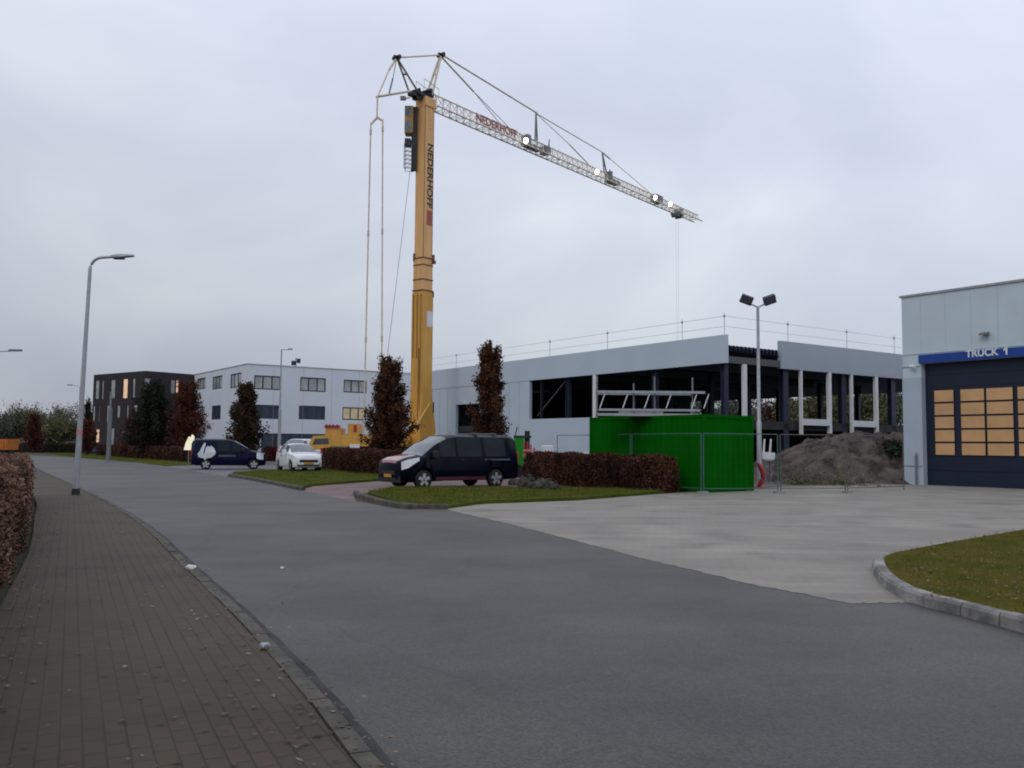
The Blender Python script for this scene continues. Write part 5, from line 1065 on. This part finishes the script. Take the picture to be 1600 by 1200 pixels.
# ------------------------------------------------------------------ hedges
hl_ = [p + Vector((-.75, -.38, 0)) for p in HEDGE_FOOT[2:8]]
hedge('long clipped russet hedge along the left edge of the brick sidewalk', hl_, 1.35, 1.18, 130000, .024, mat('brown_hedge_leaf', (.07, .041, .029), .8, scale=.7, col2=(.24, .14, .098), spec=.08, island=.5))
hedge('clipped brown hedge in front of the green container', [G(838, 752) + Vector((0, .5, 0)), G(950, 765) + Vector((0, .6, 0)), G(1045, 771.5) + Vector((0, .6, 0))], 1.15, 1.22, 24000, .042)
hedge('brown hedge between the white hatchback and black van', [G(512, 734) + Vector((0, 1.2, 0)), G(560, 741) + Vector((0, .9, 0)), G(625, 746) + Vector((0, .9, 0))], 1.2, 1.25, 14000, .05)
hedge('dark brown hedge on the grass left of the navy van', [G(160, 711.5), G(230, 717), G(312, 723)], 1.3, 1.15, 12000, .07, M_HEDGE)
hedge('low dark hedge across the far end of the road', [G(18, 706.5), G(70, 707.5), G(128, 708.5)], 1.4, 1.25, 9000, .08, mat('dark_hedge_leaf', (.014, .013, .009), .8, scale=.8, col2=(.04, .03, .018), island=.4))
hedge('reddish low hedge behind the navy van, left of the white car', [G(395, 722) + Vector((0, 4, 0)), G(440, 722) + Vector((0, 4, 0))], 1.2, 1.2, 5000, .06, M_REDL)

# ------------------------------------------------------------------ trees
gt = 'columnar autumn trees along the parking strip'
def tpos(px, Y): return (D(px, 700, Y).x, Y)
def hz(px, py, Y): return D(px, py, Y).z
tree('russet columnar beech standing left of the crane mast', tpos(606, 51), hz(606, 558, 51), 3.0, M_BEECH, 30000, .07, group=gt, low=.06)
tree('narrow russet columnar beech standing before the grey hall wall', tpos(764, 47), hz(764, 532, 47), 2.45, M_BEECH, 28000, .066, group=gt, low=.06)
tree('russet columnar beech before the corner of the pale office block', tpos(384, 63), hz(384, 598, 63), 2.75, M_BEECHD, 20000, .08, group=gt, low=.10)
tree('broad red-brown beech before the gap between dark and pale offices', tpos(290, 79), hz(290, 598, 79), 3.7, M_REDL, 20000, .085, group=gt, low=.06)
tree('almost black dense tree before the black brick office', tpos(238, 84), hz(238, 597, 84), 4.6, M_EVER, 24000, .10, group=gt, low=.04)
tree('low red-leaved tree left of the dense black tree', tpos(205, 90), hz(205, 652, 90), 3.0, M_REDL, 4500, .08, low=.05)
tree('small red-brown tree behind the near lamp post', tpos(136, 100), hz(136, 655, 100), 2.6, M_REDL, 4500, .10, low=.05)
tree('dark red rounded tree beyond the far end of the road', tpos(52, 118), hz(52, 647, 118), 2.9, M_REDL, 5000, .11, low=.05)
tree('slim dark conifer rising behind the near lamp post', tpos(135, 130), hz(135, 620, 130), 1.9, M_EVER, 3500, .11, low=.05)
gb = 'hazy trees closing the far end of the road'
bgt = [(2, 640, 150, 9.5, M_GREYG, 'round', 'grey-green round tree at the far left edge of the view'), (22, 634, 155, 9, M_GREYG, 'round', 'tall grey-green tree behind the orange tipper truck'), (40, 632, 150, 8, M_OLIVE, 'bare', 'feathery half-bare tree right of the grey-green ones'), (60, 636, 160, 9, M_OLIVE, 'round', 'olive tree behind the dark red rounded tree'), (84, 648, 150, 8.5, M_OLIVE, 'round', 'olive green bushy tree in the gap beyond the road'), (98, 634, 158, 8, M_GREYG, 'bare', 'pale bare-topped birch in the gap beyond the road'), (112, 652, 150, 8, M_OLIVE, 'round', 'olive tree just left of the near lamp post'), (142, 630, 150, 7, M_GREYG, 'bare', 'bare tree against the left edge of black brick office')]
for x, y, Y_, w_, m_, st_, lb in bgt: tree(lb, tpos(x, Y_), hz(x, y + 9, Y_), w_, m_, 7000 if st_ == 'round' else 1500, .15, st_, gb)
gh = 'trees seen through the open hall'
for i, (x, y, Y_, w_, m_, st_, lb) in enumerate(((1100, 618, 96, 6, M_GREYG, 'bare', 'bare tree seen through the hall above the green container'), (1145, 622, 98, 6, M_GREYG, 'bare', 'bare tree seen through the hall beside its corner column'), (1205, 628, 100, 6, M_BEECH, 'bare', 'brownish bare tree seen through the hall left of the white surrounds'), (1262, 612, 92, 7.5, M_OLIVE, 'round', 'olive tree seen through the left white window surround'), (1308, 606, 94, 8, M_OLIVE, 'round', 'olive tree seen between the two white window surrounds'), (1350, 606, 92, 8, M_OLIVE, 'round', 'olive tree seen through the right white window surround'), (1385, 600, 98, 7, M_GREYG, 'bare', 'bare tree seen through the hall next to the garage'), (1408, 605, 96, 7, M_GREYG, 'bare', 'bare tree half hidden by the garage corner'))):
    tree(lb, tpos(x, Y_), hz(x, y, Y_), w_, m_, 14000 if st_ == 'round' else 2200, .14, st_, gh)
hs = D(1210, 690, 125); ho = thing('house', 'low pinkish brick house glimpsed through the open hall', 'house', (hs.x, 125, 0)); mb = MB(); mb.box((-7, 0, 0), (7, 8, 4.2)); mb.build('wall', M_HOUSE, ho); mb = MB(); mb.prism([(-7.3, -.4, 4.2), (-7.3, 8.4, 4.2), (-7.3, 4, 7.0)], (14.6, 0, 0)); mb.build('roof', M_ROOF, ho)
for x in (-5, -1, 3): mb = MB(); mb.box((x, -.06, 1.2), (x + 1.6, -.003, 2.8)); mb.build('window', M_GLASS, ho)

# ------------------------------------------------------------------ street lamps and posts
lb_ = G(118, 777); lt_ = D(143, 402, lb_.y)
lamp = thing('street_lamp', 'tall grey street lamp with curved arm standing on the sidewalk edge', 'street lamp', (lb_.x, lb_.y, .07))
H_ = lt_.z - .07; lean = .0
mb = MB(); arc = [(0, 0, 0), (0, 0, 1.0), (0, 0, 3.2), (0, 0, H_ - .35)] + [(.35 - .35*math.cos(t), 0, H_ - .35 + .35*math.sin(t)) for t in np.linspace(.2, math.pi/2, 7)] + [(.62, 0, H_ + .02)]
dx = lt_.x - lb_.x - .02
arc = [(x + dx * (z / H_), y, z) for x, y, z in arc]
mb.tube(arc, [.085, .083, .066, .05] + [.042]*7 + [.04], 14); mb.build('pole', M_GALV, lamp, 50)
mb = MB(); mb.tube([(-.0, 0, 0), (0, 0, .18)], [.12, .105], 14); mb.build('foot_collar', M_PLAST, lamp)
mb = MB(); a_ = arc[-1][0]; mb.loft([[(a_ - .02, -.05, H_ - .0), (a_ - .02, .05, H_), (a_ - .02, .05, H_ + .06), (a_ - .02, -.05, H_ + .06)], [(a_ + .25, -.11, H_ + .0), (a_ + .25, .11, H_ + .0), (a_ + .25, .10, H_ + .09), (a_ + .25, -.10, H_ + .09)], [(a_ + .62, -.10, H_ + .04), (a_ + .62, .10, H_ + .04), (a_ + .62, .08, H_ + .085), (a_ + .62, -.08, H_ + .085)]]); hd = mb.build('lamp_head', M_GALV, lamp)
mb = MB(); mb.box((a_ + .05, -.09, H_ - .045), (a_ + .34, .09, H_ - .004)); mb.build('lamp_glass', M_NAVYST, hd)
mb = MB(); zst = D(124, 683, lb_.y).z; mb.tube([(dx*zst/H_, 0, zst), (dx*zst/H_, 0, zst + .14)], .082, 14); mb.build('sticker', mat('red_white_sticker', (.45, .2, .18), .5, .4, scale=12), lamp)
def far_lamp(label, px, ytop, Y_, arm, r_=.07, thick=None, head=True):
    b_ = D(px, 700, Y_); o = thing('street_lamp', label, 'street lamp', (b_.x, Y_, 0)); h_ = D(px, ytop, Y_).z; mb = MB()
    if thick: mb.tube([(0, 0, 0), (0, 0, thick), (0, 0, thick + .05), (0, 0, h_)], [r_*2, r_*1.9, r_, r_*.8], 10)
    else: mb.tube([(0, 0, 0), (0, 0, h_ - .3), (arm*.25, 0, h_ - .03)], [r_, r_*.7, r_*.6], 10)
    mb.build('pole', M_GALV if head else M_GALVD, o)
    if head:
        mb = MB(); mb.tube([(arm*.25 if not thick else 0, 0, h_ - .03), (arm*.7, 0, h_)], r_*.5, 8); mb.build('arm', M_GALV, o)
        mb = MB(); xs_ = sorted((arm*.62, arm*1.05)); mb.cbox((xs_[0], -.1, h_ - .02), (xs_[1], .1, h_ + .09), .02); mb.build('lamp_head', M_GALVD, o)
    return o
far_lamp('street lamp whose head alone reaches in at the left edge', -22, 548, 48, 1.6)
far_lamp('faint distant street lamp behind the near lamp post', 121, 602, 110, -1.5, .06)
far_lamp('pale thick-based light post before the black brick office', 170, 612, 75, .35, .09, D(170, 638, 75).z, False)
far_lamp('slim lamp post with white base rising before the office roof', 436, 546, 76, .9, .07, D(436, 640, 76).z)
# cream sign board with an emissive face, in front of the red-brown tree
sg_ = 60; q = D(295, 690, sg_); so_ = thing('sign_board', 'bright cream sign board behind the navy van tail', 'sign', (q.x, sg_, 0)); mb = MB(); P_ = lambda x, y: D(x, y, sg_) - Vector((q.x, sg_, 0))
mb.prism([P_(287, 703), P_(299, 703.5), P_(302, 692), P_(303, 682), P_(300, 679), P_(297, 684), P_(295, 682), P_(290, 692)], (0, .12, 0)); mb.build('panel', M_CREAMS, so_); mb = MB(); mb.tube([(-.05, .18, 0), (-.05, .18, D(295, 690, sg_).z)], .04, 8); mb.build('post', M_GALVD, so_)

# ------------------------------------------------------------------ litter and small stones
def litter(name, label, px, py, r_, m, cat, z=.0, flat=.6, seed=1):
    q = G(px, py, z); bm = bmesh.new(); bmesh.ops.create_icosphere(bm, subdivisions=2, radius=1); rr = random.Random(seed)
    for v in bm.verts: k_ = 1 + rr.uniform(-.25, .2); v.co = Vector((v.co.x*r_*k_, v.co.y*r_*.8*k_, v.co.z*r_*flat*k_))
    me = bpy.data.meshes.new(name); bm.to_mesh(me); bm.free(); me.materials.append(m); o = bpy.data.objects.new(name, me); C.objects.link(o); o.location = (q.x, q.y, z + r_*flat*.6); tag(o, label, cat); return o
litter('stone', 'pale stone on the kerb halfway along the sidewalk', 298, 889, .065, M_PAPER, 'stone', .08, .5, 3)
litter('crumpled_can', 'crushed silver can on the kerb nearest the viewer', 413, 1014, .04, M_GALV, 'can', .08, .8, 4)
litter('leaf_clump', 'black clump of wet leaves in the gutter beside the silver can', 424, 1019, .045, M_BLACK, 'leaves', .012, .5, 5)
litter('leaf_clump', 'black wet leaves lying farther out on the asphalt', 447, 1034, .05, M_BLACK, 'leaves', .012, .35, 6)
litter('stone', 'small pale pebble alone on the asphalt', 441, 889, .03, M_PAPER, 'stone', .008, .7, 7)
# fallen leaves on pavement, gutter and driveway
NP = 2600 + 400; base = []
for i in range(NP):
    if i < 1300: p = L_edge[0].lerp(L_edge[-1], 0); k_ = random.randrange(6, len(L_edge) - 6); p = L_edge[k_].lerp(L_edge[k_+1], random.random()); o_ = -abs(random.gauss(0, .5)); t = (L_edge[k_+1] - L_edge[k_]).normalized(); p = p + Vector((-t.y, t.x, 0)) * (-o_ if random.random() < .75 else o_*.25); on = -o_ > 0
    elif i < 2100: k_ = random.randrange(1, len(HF) - 6); p = HF[k_].lerp(HF[k_+1], random.random()); p = p + Vector((1, .3, 0)) * abs(random.gauss(0, .25))
    elif i < 2600: p = G(random.uniform(480, 640), random.uniform(757, 778))
    else: p = G(random.uniform(1400, 1600), random.uniform(868, 960)); p = p + Vector((.15, .05, 0))
    base.append((p.x, p.y, .09 if i < 2600 else .135))
base = np.array(base, np.float32); az = rng.uniform(0, 6.28, NP); sz = rng.uniform(.010, .026, (NP, 1))
A = np.stack([np.cos(az), np.sin(az), rng.uniform(-.3, .3, NP)], 1) * sz; B = np.stack([-np.sin(az), np.cos(az), rng.uniform(-.3, .3, NP)], 1) * sz * .6
fo = quads_obj('fallen_leaves', base, A.astype(np.float32), B.astype(np.float32), mat('dead_leaf', (.05, .03, .02), .8, scale=3, col2=(.20, .15, .11), island=.5)); fo['kind'] = 'stuff'; fo['label'] = 'scattered brown fallen leaves along the kerb and hedge foot'
